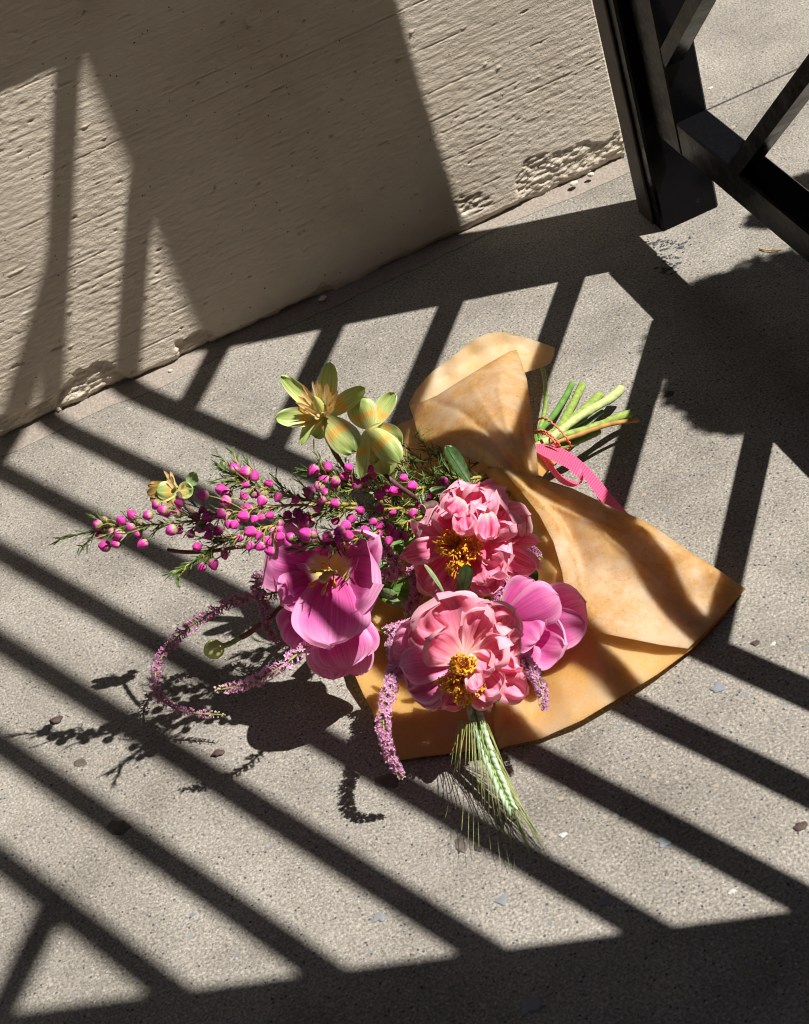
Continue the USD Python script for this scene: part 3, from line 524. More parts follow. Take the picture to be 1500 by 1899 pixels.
# ------------------------------------------------------------------ ribbon and twine
rb = Thing('ribbon', 'hot pink grosgrain ribbon with a loop and a loose tail beside the twisted paper', 'ribbon', at(1080, 890))
def pz(l): return [at(*p) for p in l]
rb.part('loop', *(lambda s: (s[0], ribbon_m, True, s[1]))(seg_strip(
    pz([(994, 822, .056), (1016, 831, .057), (1045, 843, .057), (1068, 858, .056), (1081, 876, .054), (1081, 890, .050), (1076, 899, .047), (1060, 903, .044), (1042, 897, .046), (1026, 882, .050), (1012, 862, .055), (996, 838, .060)]),
    pz([(994, 838, .060), (1012, 848, .062), (1036, 860, .062), (1056, 871, .060), (1069, 883, .055), (1076, 890, .048), (1074, 894, .042), (1062, 891, .036), (1047, 886, .037), (1032, 872, .041), (1018, 852, .047), (1003, 836, .053)]), 80)))
rb.part('tail', *(lambda s: (s[0], ribbon_m, True, s[1]))(seg_strip(
    pz([(995, 824, .054), (1020, 824, .053), (1048, 834, .049), (1078, 855, .041), (1108, 886, .031), (1140, 925, .024), (1160, 948, .024), (1184, 975, .022)]),
    pz([(995, 828, .055), (1020, 829, .056), (1042, 843, .053), (1066, 866, .045), (1090, 897, .035), (1122, 938, .029), (1146, 962, .030), (1176, 990, .028)]), 80)))
tw = Thing('twine', 'thin coral twine wound in loops round the cut stems', 'twine', at(1020, 810))
for l in ([(994, 786, 0.046), (1000, 777, 0.054), (1014, 778, 0.061), (1030, 790, 0.064), (1045, 806, 0.062), (1056, 822, 0.052), (1055, 832, 0.041), (1048, 838, 0.033)],
          [(990, 800, 0.054), (1004, 799, 0.059), (1020, 806, 0.062), (1033, 819, 0.059), (1038, 830, 0.049), (1036, 838, 0.039)],
          [(990, 804, 0.052), (1002, 802, 0.057), (1016, 808, 0.061), (1028, 820, 0.059), (1035, 832, 0.048), (1031, 842, 0.038)]):
    p = spline(pz(l), 60); s = np.linspace(0, 1, 60)
    p = p + .0005 * np.stack([np.sin(s * 90), np.cos(s * 90), np.sin(s * 70)], -1)
    tw.part('strand', tube(p, .00085, 6), twine_m, True)

# ------------------------------------------------------------------ cut stems
def cut_stem(pts, r, m, label, flare=None, end=cut_end, node=None):
    pts = [(x, y, z * (.58 + .34 * i / (len(pts) - 1))) for i, (x, y, z) in enumerate(pts)]
    p = spline(pz(pts), 40); rr = np.full(40, r) * (1 + .12 * (meshkit.noise(p * 90, 5) - .5) * 2); kn = 14 + int(r * 3000) % 9; rr[kn] *= 1.18; rr[kn + 1] *= 1.10
    if flare: rr[:flare[0]] *= flare[1]
    t = Thing('cut_stem', label, 'stem', p[0])
    t.part('stalk', tube(p, rr, 14), m, 40)
    d = unit(p[0] - p[2]); a = unit(np.cross(d, (0, .2, 1)))
    t.part('cut_end', tube([p[0] + d * .0001, p[0] + d * .0007], [rr[0] * .98, rr[0] * .8], 12), end, False)
    return t
IN1, IN2, IN3 = (985, 835, .050), (975, 840, .044), (980, 845, .048)
cut_stem([(1006, 684, .016), (1011, 715, .024), (1010, 760, .036), (1001, 795, .046), IN1], .0020, stem_green, 'thin green cut stem standing upright, nearest the paper edge', end=stem_green)
cut_stem([(1061, 712, .016), (1045, 742, .024), (1020, 778, .038), (998, 803, .048), IN1], .0028, stem_deep, 'dark green folded cut stem left of the thick flat ended one')
cut_stem([(1079, 715, .016), (1063, 748, .024), (1043, 784, .038), (1020, 815, .046), IN2], .0035, stem_green, 'thick green cut stem with a rounded swollen tip', flare=(7, 1.12))
cut_stem([(1150, 722, .030), (1120, 746, .040), (1075, 772, .050), (1030, 806, .058), IN1], .0038, stem_pale, 'thickest pale green cut stem, square cut with a ring near its end', flare=(9, 1.12))
cut_stem([(1112, 733, .012), (1096, 748, .018), (1060, 778, .030), (1010, 815, .042), IN2], .0038, stem_green, 'broad green cut stem under the thickest pale one', flare=(6, 1.1), end=stem_brown)
cut_stem([(1117, 763, .022), (1095, 778, .028), (1060, 800, .036), (1010, 822, .044), IN2], .0021, stem_deep, 'short thin dark green cut stem below the thickest pale one', end=stem_deep)
cut_stem([(1170, 767, .030), (1140, 776, .036), (1105, 790, .044), (1060, 803, .052), (1015, 818, .056), IN3], .0030, stem_green, 'long green cut stem with a flattened end, farthest right', flare=(10, 1.25), end=stem_green)
cut_stem([(1182, 779, .034), (1150, 783, .039), (1115, 791, .046), (1065, 809, .050), (1015, 826, .052), IN3], .0021, stem_brown, 'thin withered brown stem beside the long flattened green one', end=stem_brown)
cut_stem([(1110, 800, .036), (1080, 814, .040), (1045, 828, .044), (1010, 838, .046), IN3], .0031, stem_green, 'short olive green cut stem lowest in the bunch', end=stem_green)

# ------------------------------------------------------------------ peonies
def stamen_cluster(base, places, r=.00032, seed=1, ref=None):
    rs = np.random.default_rng(seed); fil, ant = [], []
    for px, py, t in places:
        tip = around(px, py, ref, t); b = base + rs.normal(0, .0035, 3)
        mid = (b + tip) / 2 + rs.normal(0, .0022, 3) + CAMV * .002
        fil.append(tube(spline([b, mid, tip], 6), r, 4, False))
        d = unit(unit(tip - mid) + rs.normal(0, .7, 3)); ln = rs.uniform(.0016, .0029)
        ant.append(lathe([(.00015, -ln), (.00075, -ln * .6), (.00085, 0), (.0007, ln * .6), (.0001, ln)], tip, d, 5)[0])
    return join(fil), join(ant)
def make_peony(label, center, base, petals, rings, carpel, stem, seed, skin=None):
    c = at(*center); t = Thing('peony', label, 'peony', c)
    b = around(base[0], base[1], c, base[2]); c_px = center[:2]
    for i, p in enumerate(petals):
        tip, tt, W, bow, cup, ruf = p[:6]; o = p[6] if len(p) > 6 else {}
        o = dict(o); m = o.pop('m', skin or peony_m); N = o.pop('N', None)
        p0 = o.pop('p0', None); p0 = b + (around(tip[0], tip[1], c, 0) - b) * .06 if p0 is None else around(p0[0], p0[1], c, p0[2])
        ext = 1.02 + .08 * math.sin(i * 2.4 + seed); p1 = around(c_px[0] + (tip[0] - c_px[0]) * ext, c_px[1] + (tip[1] - c_px[1]) * ext, c, tt * .8)
        o.setdefault('jag', .15); o.setdefault('fold', .09); o.setdefault('wb', 6.0); o.setdefault('wa', .62)
        o.setdefault('roll', -.02 - .04 * (i % 3))
        me, uv = petal(p0, p1, W * (.90 + .12 * math.cos(i * 3.1)) / 1000, CAMV if N is None else twist_n(.25 * math.sin(i * 1.7), .25 * math.cos(i * 2.3), 1), bow * .7 / 1000, cup * (.35 + .35 * (i % 2)), ruf * 2.0, seed=seed * 100 + i, nu=26, nv=27, **o)
        t.part('petal', me, m, True, uv)
    rs = np.random.default_rng(seed); pl = []
    for cx, cy, rx, ry, n, t0, t1 in rings:
        a = rs.uniform(0, 6.283, n); q = rs.uniform(.25, 1, n) ** .6
        pl += [(cx + rx * q_ * math.cos(a_), cy + ry * q_ * math.sin(a_), rs.uniform(t0, t1)) for a_, q_ in zip(a, q)]
    fl, an = stamen_cluster(b + (around(*carpel[:2], c, 0) - b) * .55, pl, seed=seed, ref=c)
    t.part('filaments', fl, anther_m, True, kind='stuff'); t.part('anthers', an, anther_m, True, kind='stuff')
    cb = around(carpel[0], carpel[1], c, carpel[2])
    for k in range(4):
        a = k * 1.6 + .4; e = cb + (RIGHT * math.cos(a) + UP * math.sin(a)) * .003
        t.part('carpel', tube(spline([b, e - CAMV * .006, e + (RIGHT * math.cos(a) + UP * math.sin(a)) * .002 + CAMV * .003], 8), [.002, .0026, .003, .003, .0027, .0022, .0015, .001], 7), carpel_m, True)
    if stem: t.part('stem', tube(spline([b - CAMV * .004] + pz(stem), 24), .0026, 8), stem_green, True)
    return t
PA = [  # tip, towards the viewer (m), width, bow (mm), cup, ruffle
    ((978, 958), -.006, 34, -6, .25, .14), ((914, 884), -.006, 40, -6, .3, .10), ((852, 893), -.002, 34, -8, .3, .16), ((995, 1005), .000, 17, -4, .3, .1),
    ((780, 968), .002, 36, -7, .3, .2), ((748, 1031), .010, 27, -7, .45, .12), ((779, 1097), -.006, 36, -6, .3, .18), ((834, 1110), -.012, 26, -5, .25, .16),
    ((876, 1130), -.014, 25, -5, .25, .14), ((922, 1118), -.006, 36, -6, .3, .16), ((958, 1092), -.002, 32, -7, .3, .18), ((990, 1054), .002, 28, -6, .35, .22),
    ((936, 912), .014, 34, -9, .5, .14), ((888, 902), .020, 30, -10, .5, .18), ((842, 922), .018, 28, -10, .5, .2), ((806, 946), .012, 28, -8, .4, .24), ((962, 974), .014, 28, -9, .45, .18),
    ((910, 930), .034, 26, -10, .6, .2), ((872, 940), .034, 22, -10, .6, .24), ((940, 978), .030, 26, -9, .5, .18), ((944, 1024), .020, 30, -8, .45, .14), ((936, 1066), .014, 30, -6, .4, .16),
    ((864, 992), .038, 20, 5, .5, .22, dict(p0=(858, 940, .018), wa=.4)), ((903, 1004), .038, 24, 5, .4, .22, dict(p0=(905, 948, .020), wa=.4)), ((838, 962), .032, 20, 6, .5, .25, dict(p0=(856, 925, .018), wa=.4)),
    ((908, 1092), .010, 32, -4, .2, .12)]
peony_a = make_peony('upper of two open pink peonies, with loose golden stamens, against the tan paper', (855, 1020, .100), (868, 1000, -.016), PA,
    [(838, 1008, 34, 26, 120, .010, .022), (876, 1012, 20, 26, 60, .012, .022), (850, 1056, 24, 16, 40, .012, .02)], (856, 1028, .012), [(930, 930, .066), (985, 860, .05)], 1)
PB = [
    ((736, 1204), -.016, 44, -4, .3, .06, dict(m=peony_mauve, jag=.03)), ((763, 1304), -.012, 38, -4, .25, .07, dict(m=peony_mauve, jag=.04)), ((806, 1318), -.012, 32, -4, .25, .12), ((830, 1312), -.010, 26, -4, .3, .14),
    ((750, 1280), -.002, 36, -6, .3, .07, dict(m=peony_mauve, jag=.03)), ((756, 1238), .010, 38, -9, .45, .05, dict(m=peony_mauve, jag=.02)),
    ((808, 1098), -.002, 54, -7, .3, .08), ((762, 1150), .002, 42, -7, .3, .10), ((856, 1124), -.014, 28, -7, .3, .12), ((914, 1106), .002, 42, -8, .25, .10), ((953, 1138), .000, 34, -8, .35, .14), ((972, 1180), .004, 34, -8, .4, .14),
    ((974, 1238), .008, 26, -6, .3, .14), ((972, 1286), .002, 36, -6, .3, .08), ((918, 1318), .004, 26, -4, .25, .12),
    ((900, 1130), .014, 30, -8, .3, .12), ((792, 1188), .022, 34, -9, .7, .05), ((950, 1168), .020, 30, -9, .5, .14),
    ((936, 1204), .030, 28, -6, .5, .14, dict(p0=(882, 1212, .006))), ((912, 1238), .034, 26, -3, .4, .14, dict(p0=(872, 1212, .010))), ((928, 1288), .018, 27, -3, .3, .12), ((884, 1280), .032, 18, 3, .4, .1, dict(p0=(872, 1238, .014), wa=.35, jag=.2))]
peony_b = make_peony('lower of two open pink peonies, paler, hanging over the rye ear', (862, 1245, .084), (862, 1224, -.004), PB,
    [(858, 1232, 26, 20, 110, .014, .024), (843, 1270, 40, 16, 90, .006, .016), (880, 1280, 22, 14, 50, .006, .014), (862, 1295, 22, 12, 30, .002, .01)], (856, 1262, .010), [(900, 1120, .064), (950, 960, .056), (985, 870, .048)], 2, peony_pale)

# ------------------------------------------------------------------ tulips
def make_tulip(label, center, base, petals, seed, heart=None, stem=None):
    c = at(*center); t = Thing('tulip', label, 'tulip', c); b = around(base[0], base[1], c, base[2])
    for i, (tip, tt, W, bow, cup, ruf, o) in enumerate(petals):
        o = dict(o); N = o.pop('N', (0, 0, 1)); p0 = o.pop('p0', None); m = o.pop('m', tulip_m if heart else tulip_plain); ct = o.pop('c', None)
        p0 = b if p0 is None else around(p0[0], p0[1], c, p0[2])
        if ct: o['ctrl'] = around(ct[0], ct[1], c, ct[2])
        me, uv = petal(p0, around(tip[0], tip[1], c, tt), W / 1000, twist_n(*N), bow / 1000, cup, ruf * 1.5, seed=seed * 50 + i, nu=28, nv=25, **dict(dict(fold=.045), **o))
        t.part('petal', me, m, True, uv)
    if heart:
        hb = around(*heart[0][:2], c, heart[0][2]); he = around(*heart[1][:2], c, heart[1][2])
        t.part('pistil', tube(spline([hb, he], 8), [.003, .0034, .0034, .0032, .003, .003, .0036, .002], 9), cone_m, True, uv=np.tile([[.5, .5]], (8 * 9 + 2, 1)))
        for k in range(6):
            a = k * 1.047 + .5; o = (RIGHT * math.cos(a) + UP * math.sin(a)) * .010; e = hb + (he - hb) * .75 + o
            t.part('stamen', join([tube([hb + o * .3, e], .0008, 5), lathe([(.0002, -.005), (.0016, -.003), (.0017, .002), (.0003, .005)], e, unit(he - hb + o), 6)[0]]), anther_m if k % 2 else strap_plain, True)
    if stem: t.part('stem', tube(spline(pz(stem), 20), .0032, 9), stem_green, True)
    return t
strap_plain = plain('yellow_stamen', (.50, .40, .09), .5, 300, .25)
tulip_plain = leafy('tulip_outer_petal', [(0, (.72, .30, .44)), (.12, (.68, .10, .36)), (.7, (.74, .15, .43)), (.93, (.83, .32, .56)), (1, (.88, .48, .68))], trans=.42, rough=.5, spec=.25, veinscale=(1.0, 52, 1), mottling=.13, bumpy=.3, rim=(.93, .54, .76))
make_tulip('widest open purple pink tulip with a yellow heart, left of the peonies', (605, 1075, .125), (618, 1062, -.022), [
    ((625, 985), .000, 44, -10, .35, .08, {}), ((496, 1022), .006, 58, -8, .2, .06, dict(wb=9, wa=.75, roll=.04)), ((522, 1120), .000, 44, -6, .3, .06, {}),
    ((690, 1002), .012, 44, -8, .55, .05, dict(roll=-.10)), ((701, 1082), .014, 66, -10, .35, .05, dict(wb=4)), ((612, 1196), .028, 62, -6, .3, .05, dict(wb=4, wa=.6, m=tulip_plain)), ((682, 1128), .006, 48, -9, .35, .05, {})],
    1, ((612, 1062, -.014), (596, 1076, .006)), [(622, 1058, .108), (690, 1010, .090), (760, 960, .072), (860, 900, .055), (975, 850, .046)])
make_tulip('closed purple pink tulip hanging below the widest open one', (610, 1190, .076), (600, 1125, -.006), [
    ((668, 1254), -.012, 30, 6, -.3, .05, dict(p0=(640, 1130, -.01))), ((620, 1258), -.004, 44, 8, -.35, .05, dict(p0=(612, 1140, -.008))), ((528, 1178), -.004, 30, 6, -.3, .06, dict(p0=(570, 1120, -.008))),
    ((540, 1202), .000, 34, 6, -.35, .06, dict(p0=(585, 1130, -.006))), ((645, 1240), .010, 52, 12, -.4, .04, dict(p0=(610, 1125, .0), wb=4)), ((682, 1215), .002, 26, 8, -.35, .04, dict(p0=(660, 1135, .0)))], 2,
    None, [(600, 1125, .092), (640, 1080, .084), (760, 1010, .062), (900, 900, .050), (978, 850, .046)])
make_tulip('purple pink tulip on the right of the peonies, its cup turned towards the paper', (1010, 1150, .070), (938, 1168, -.004), [
    ((1086, 1118), -.012, 50, -8, .4, .03, dict(p0=(952, 1176, -.022), wb=5)), ((1084, 1156), -.008, 34, -6, .35, .03, dict(p0=(955, 1185, -.020))), ((1050, 1196), .004, 46, -12, .45, .03, dict(p0=(950, 1180, -.014), wb=5)),
    ((984, 1242), -.006, 30, 5, -.3, .03, dict(p0=(944, 1180, -.010))), ((1000, 1186), .012, 36, 8, -.35, .04, dict(p0=(936, 1140, -.006), wb=5)), ((1036, 1104), .014, 36, 12, -.4, .02, dict(p0=(936, 1152, -.004), wb=5, wa=.5)), ((990, 1075), -.008, 30, 2, .2, .03, dict(p0=(938, 1140, -.014)))], 3,
    None, [(940, 1165, .064), (930, 1080, .054), (960, 960, .048), (985, 868, .046)])

# ------------------------------------------------------------------ tulip tree flowers
def tree_flower(label, center, base, petals, seed, straps=None, cone=None, stem=None, m=tulip_tree_m, cat='tulip tree flower', twig=.0019):
    c = at(*center); t = Thing('tulip_tree_flower', label, cat, c); b = around(base[0], base[1], c, base[2])
    for i, (tip, tt, W, bow, cup, o) in enumerate(petals):
        o = dict(o); N = o.pop('N', (0, 0, 1)); p0 = o.pop('p0', None); mm = o.pop('m', m)
        p0 = b if p0 is None else around(p0[0], p0[1], c, p0[2])
        me, uv = petal(p0, around(tip[0], tip[1], c, tt), W / 1000, twist_n(*N), bow / 1000, cup, o.pop('ruf', .08), seed=seed * 40 + i, nu=20, nv=13, wa=o.pop('wa', .5), wb=o.pop('wb', 1.7), **o)
        t.part('petal', me, mm, True, uv)
    rs = np.random.default_rng(seed)
    if straps:
        for px, py, tt in straps:
            e = around(px, py, c, tt); s0 = b + (e - b) * .22 + rs.normal(0, .001, 3)
            me, uv = petal(s0, e, .0026, twist_n(rs.normal(0, .4), rs.normal(0, .4), 1), rs.uniform(-.004, .002), .3, 0, seed=int(rs.integers(1, 999)), nu=7, nv=4, wa=.2, wb=6)
            t.part('stamen', me, strap_m, True, uv)
    if cone:
        e = around(*cone, ) if False else around(cone[0], cone[1], c, cone[2])
        me, uv = lathe([(.004, 0), (.0052, .004), (.005, .010), (.0036, .016), (.0016, .021), (.0002, .0235)], b + (e - b) * .15, e - b, 12, 8, .12)
        t.part('pistil', me, cone_m, True, uv)
    if stem: t.part('stem', tube(spline(pz(stem), 24), twig * (1 + .15 * np.sin(np.linspace(0, 30, 24))), 8), twig_m, True)
    return t
ring = []
rs_ = np.random.default_rng(3)
for k in range(36):
    a = k / 36 * 6.283; ex, ey = 588 + 34 * math.cos(a) + rs_.normal(0, 3), 738 - 32 * math.sin(a) + rs_.normal(0, 3)
    ring.append((ex, ey, .012 + .014 * rs_.random()))
tree_flower('yellow green tulip tree flower with orange bands, fully open, standing highest above the heath', (597, 762, .205), (601, 772, -.004), [
    ((612, 671), -.006, 16, -5, .35, {}), ((521, 697), .004, 15, -5, .7, {}), ((510, 775), .004, 17, -4, .5, {}), ((557, 825), .000, 14, 8, .3, dict(N=(0, 1, .5))),
    ((661, 838), .012, 25, 8, -.25, dict(wb=3)), ((677, 719), .006, 17, -6, .7, dict(roll=-.06)), ((640, 838), -.014, 18, 2, .3, {}), ((585, 812), -.010, 15, 2, .2, {})],
    1, ring, (584, 738, .016), [(605, 806, .178), (618, 836, .172), (640, 868, .162), (660, 892, .142), (700, 915, .108)])
ring2 = [(672 + 3 * k, 737 + 2 * (k % 2), -.006) for k in range(4)]
tree_flower('yellow green tulip tree flower half closed, right of the fully open one', (692, 800, .180), (684, 795, .0), [
    ((732, 728), -.002, 17, -4, .5, dict(N=(-.4, 0, 1))), ((662, 738), .000, 24, 4, -.3, dict(wb=2.2)), ((748, 824), .002, 23, -6, .5, dict(roll=.05)), ((742, 856), .012, 21, 7, -.3, dict(wb=2)), ((669, 887), .012, 11, 3, -.3, dict(p0=(677, 800, .006))),
    ((722, 880), -.010, 24, 3, .2, {}), ((690, 862), -.006, 18, 3, .2, {})], 2, ring2, None, [(690, 828, .150), (699, 855, .150), (712, 878, .146), (745, 905, .132), (785, 932, .104), (800, 938, .096)])
dry = [(250 + 0, 0, 0)]
tree_flower('withered tulip tree flower with bare curled stamens, above the tip of the heath', (322, 905, .190), (330, 912, .0), [
    ((274, 900), .002, 12, -4, .5, dict(m=dry_m)), ((272, 914), .004, 10, 3, .4, dict(m=dry_m)), ((278, 928), .004, 10, 3, .4, dict(m=dry_m)), ((290, 908), .008, 15, 4, -.4, {}), ((357, 906), .004, 14, -3, .4, dict(m=tulip_tree_m)),
    ((364, 876), .006, 11, -6, .5, dict(p0=(348, 902, .002), m=leaf_pale)), ((310, 932), .002, 12, 3, .3, dict(m=dry_m)), ((345, 928), .000, 14, 2, .3, {})], 3,
    [(303, 872, .004), (316, 874, .006), (309, 889, .008), (322, 898, .01), (340, 898, .004), (306, 880, .0), (318, 882, .01)], None, [(331, 914, .188), (345, 940, .186), (370, 955, .190)])
tw1 = Thing('woody_twig', 'stout grey brown twig with a cut end, between the heath and the upper peony', 'twig', at(800, 930))
tw1.part('wood', tube(spline(pz([(786, 944, .108), (800, 938, .104), (830, 928, .092), (870, 912, .070), (930, 880, .060)]), 24), .0042, 10), twig_m, True)
tw1.part('cut_end', tube(spline(pz([(784.6, 944.6, .1082), (786, 944, .1080)]), 3), .0040, 10), plain('pale_cut_wood', (.30, .21, .16), .7, 500, .3), False)
tw2 = Thing('woody_twig', 'thin red brown twig with a blunt end, under the outer heath', 'twig', at(320, 1021))
tw2.part('wood', tube(spline(pz([(311, 1020, .178), (350, 1024, .175), (400, 1021, .170), (450, 1014, .162), (520, 1018, .150), (600, 1000, .125), (720, 960, .085)]), 40), .0017, 8), redstem_m, True)

# ------------------------------------------------------------------ pink heath sprigs
B5 = [(320,460),(352,447),(335,530),(415,515),(458,530),(437,585),(365,603),(468,437),(540,403),(530,480),(580,523),(607,585),(643,403),(700,335),(738,370),(775,380),(838,385),(847,322),(795,500),(838,498),(918,525),(953,412),(1000,275),(998,368),(1030,412),(980,483),(1037,485),(1035,535),(1095,503),(960,610),(992,738),(1065,717),(1030,683),(1140,660),(1113,235),(1150,258),(1143,315),(1155,410),(1165,460),(1200,465),(1230,430),(1113,395),(1200,98),(1273,122),(1330,148),(1270,203),(1425,197),(1330,265),(1385,260),(1380,310),(1265,280),(1285,360),(1260,408),(1330,430),(1370,418),(1430,405),(1235,550),(1305,510),(1355,530),(1300,600),(1370,605),(1415,570),(1430,635),(1450,510),(1490,460),(1485,285)]
B4 = [(90,15),(60,85),(150,115),(205,95),(280,75),(300,85),(440,70),(525,55),(370,150),(375,200),(500,135),(575,140),(625,130),(590,90),(305,220),(370,260),(460,260),(440,310),(180,240),(115,215),(25,270),(265,300),(105,340),(205,340),(285,380),(550,300),(590,230),(660,235),(590,270),(780,260),(890,215),(850,120),(940,165),(965,245),(780,340),(760,310),(870,290),(700,10),(990,105),(1065,30),(1240,15),(1345,45),(1180,130),(1105,210),(1240,165),(1310,190),(1235,235),(1315,295),(1380,240),(1440,250)]
B1 = [(475,1085),(600,1055),(778,1062),(565,1170),(660,1185),(670,1230),(735,1140),(788,1157),(523,1233),(575,1278),(440,1275),(545,1350),(500,1390),(660,1375),(850,1210),(920,1165),(968,1080),(980,1130),(1255,1155),(1110,1250),(1160,1265),(1045,1300),(1210,1265),(1050,1395),(1395,1385),(1485,1315),(1330,1225),(88,1200),(40,1290),(190,1318),(317,1345),(55,1355),(20,1355)]
B2 = [(145,857),(55,915),(95,935),(135,940),(20,965),(15,1020),(80,1050),(200,1058),(235,1000),(300,968),(365,965),(340,900),(370,880),(20,1110),(60,1140),(100,1165),(15,1165),(125,1165)]
buds = []
for lst, s, ox, oy in ((B5, 3.488, 90, 840), (B4, 4.6875, 440, 940), (B1, 4.6875, 480, 640), (B2, 3.0, 700, 600)):
    for x, y in lst:
        p = (ox + x / s, oy + y / s)
        if all(math.hypot(p[0] - q[0], p[1] - q[1]) > 8 for q in buds): buds.append(p)
hz = lambda px: float(np.interp(px, [100, 300, 450, 600, 700, 800, 900], [.200, .210, .197, .162, .128, .092, .068]))      # the sprigs rise towards their tips
S = [  # main axis (px, py), label
    ([(900, 880), (800, 930), (700, 945), (600, 938), (500, 940), (400, 960), (300, 972), (220, 978), (150, 990), (112, 1000)], 'longest sprig of pink heath buds, its needle tip pointing left over the pavement', 1.0),
    ([(890, 885), (780, 905), (690, 910), (610, 885), (560, 872)], 'sprig of pink heath buds rising beside the tulip tree flowers', 1.0),
    ([(660, 935), (560, 925), (490, 905), (440, 885), (410, 866)], 'sprig of pink heath buds standing up behind the longest one', 1.0),
    ([(640, 945), (540, 965), (470, 985), (410, 1008), (360, 1040), (320, 1062)], 'sprig of pink heath buds with a small needle tip below the longest one', 1.0),
    ([(880, 900), (800, 950), (720, 980), (660, 1000), (600, 1010), (560, 1005)], 'sprig of pink heath buds drooping over the widest open tulip', 1.0)]
axes = []
for pts, lab, k in S:
    q = np.array([(x, y) for x, y in pts], float); sp_ = spline(q, 90)
    dz = dict(zip(range(5), (0, .012, .010, -.010, .004)))[len(axes)]
    P = np.array([at(x, y, hz(x) + dz) for x, y in sp_]); axes.append((sp_, P, lab))
own = [[] for _ in S]
for b in buds:
    d = [np.min(np.hypot(*(a[0] - b).T)) for a in axes]; own[int(np.argmin(d))].append(b)
rs = np.random.default_rng(11)
def needle(base, d, ln, w, rs):
    s = unit(np.cross(d, rs.normal(size=3))); n = np.cross(d, s); c = rs.uniform(-.12, .12)
    u = np.array([0, .35, .75, 1.0]); ww = np.array([.5, 1, .8, .08]) * w / 2
    mid = base + np.outer(u * ln, d) + np.outer(c * ln * u ** 2, n)
    v = np.vstack([mid - ww[:, None] * s, mid + ww[:, None] * s, mid + .35 * ww[:, None] * n])
    f = []
    for i in range(3):
        for a, b in ((0, 8), (8, 4), (4, 0)): f += [[a + i, b + i, b + i + 1], [a + i, b + i + 1, a + i + 1]]
    return v, np.array(f)
for (sp_, P, lab), bl in zip(axes, own):
    t = Thing('heath_sprig', lab, 'heath sprig', P[len(P) // 2])
    main = t.part('stem', tube(P, np.linspace(.0015, .0006, len(P)), 7), heath_stem_m, True)
    T = np.gradient(P, axis=0); T /= np.linalg.norm(T, axis=1)[:, None]
    nd, tw = [], []
    def leaves(base, d, n, spread, ln0, lf=1.08):
        for _ in range(n):
            e = unit(rs.normal(size=3)); e = unit(e - d * (e @ d)); ang = rs.uniform(.3, 1.0) * spread
            nd.append(needle(base, unit(d * math.cos(ang) + e * math.sin(ang)), ln0 * lf * rs.uniform(.6, 1.25), .0011, rs))
    for i in range(0, len(P)):
        leaves(P[i], T[i], 1 + i % 2 if i < len(P) * .7 else 3, .9 if i < len(P) * .85 else .6, .0085)
    for _ in range(int(len(P) * .26)):           # short side twigs with needles
        i = int(rs.integers(0, int(len(P) * .93))); e = unit(rs.normal(size=3)); e = unit(e - T[i] * (e @ T[i])); d = unit(T[i] * .75 + e * .65 + V3(0, 0, .15))
        ln = rs.uniform(.012, .025); tip = P[i] + d * ln + V3(0, 0, rs.uniform(-.002, .003)); pp = spline([P[i], P[i] + d * ln * .5 + e * .001, tip], 6)
        tw.append(tube(pp, [.0006, .0006, .00055, .0005, .0004, .0003], 5))
        for j in range(1, 6): leaves(pp[j], d, 2, .75, .0085)
    for b in bl:
        i = int(np.argmin(np.hypot(*(sp_ - b).T))); dd = float(np.min(np.hypot(*(sp_ - b).T)))
        i0 = max(0, i - int(3 + dd * .12)); foot = P[i0]
        c = around(b[0], b[1], P[i], rs.uniform(-.004, .008))
        out = unit(c - foot); ax = unit(out * .5 + T[i] * .35 + rs.normal(0, .45, 3) + V3(0, 0, -.25) + CAMV * .15)
        r = rs.uniform(.0031, .0046); base = c - ax * r * .95
        prof = [(r * .12, -.0004), (r * .62, r * .04), (r * .94, r * .36), (r * 1.04, r * .75), (r * .98, r * 1.15), (r * .76, r * 1.55), (r * .46, r * 1.85), (r * .24, r * 2.08), (r * .04, r * 2.14)]
        me, uv = lathe(prof, base, ax, 16, 8, .16)
        t.part('bud', me, bud_m, True, uv)
        pd = spline([foot, (foot + base) / 2 + V3(0, 0, .003), base], 6); tw.append(tube(pd, .00045, 5))
        for k in range(4): nd.append(needle(base, unit(ax * .6 + rs.normal(0, .6, 3)), .0035, .0011, rs))
        leaves(pd[3], out, 2, .9, .008)
    t.part('twigs', join(tw), heath_stem_m, True, kind='stuff')
    t.part('needles', join(nd), needle_m, False, kind='stuff')

# dense ferny needles between the heath and the paper
fern = []
t = Thing('heath_foliage', 'dense tangle of fine green heath needles between the buds and the twisted paper', 'foliage', at(770, 900, .06), kind='stuff')
for k in range(46):
    a0 = (rs.uniform(700, 870), rs.uniform(850, 960)); d2 = rs.normal(0, 1, 2) + (-.9, -.2); d2 /= np.hypot(*d2); ln = rs.uniform(40, 85); z0 = rs.uniform(.045, .072)
    p = spline([at(*a0, z0), at(a0[0] + d2[0] * ln * .5, a0[1] + d2[1] * ln * .5, z0 + .006), at(a0[0] + d2[0] * ln, a0[1] + d2[1] * ln, z0 + rs.uniform(0, .012))], 9)
    fern.append(tube(p, .0005, 5)); tt = np.gradient(p, axis=0)
    for j in range(1, 9):
        for _ in range(4):
            e = rs.normal(size=3); d = unit(unit(tt[j]) * .8 + e * .5); fern.append(needle(p[j], d, rs.uniform(.006, .012), .001, rs))
t.part('needles', join(fern), needle_m, False, kind='stuff')

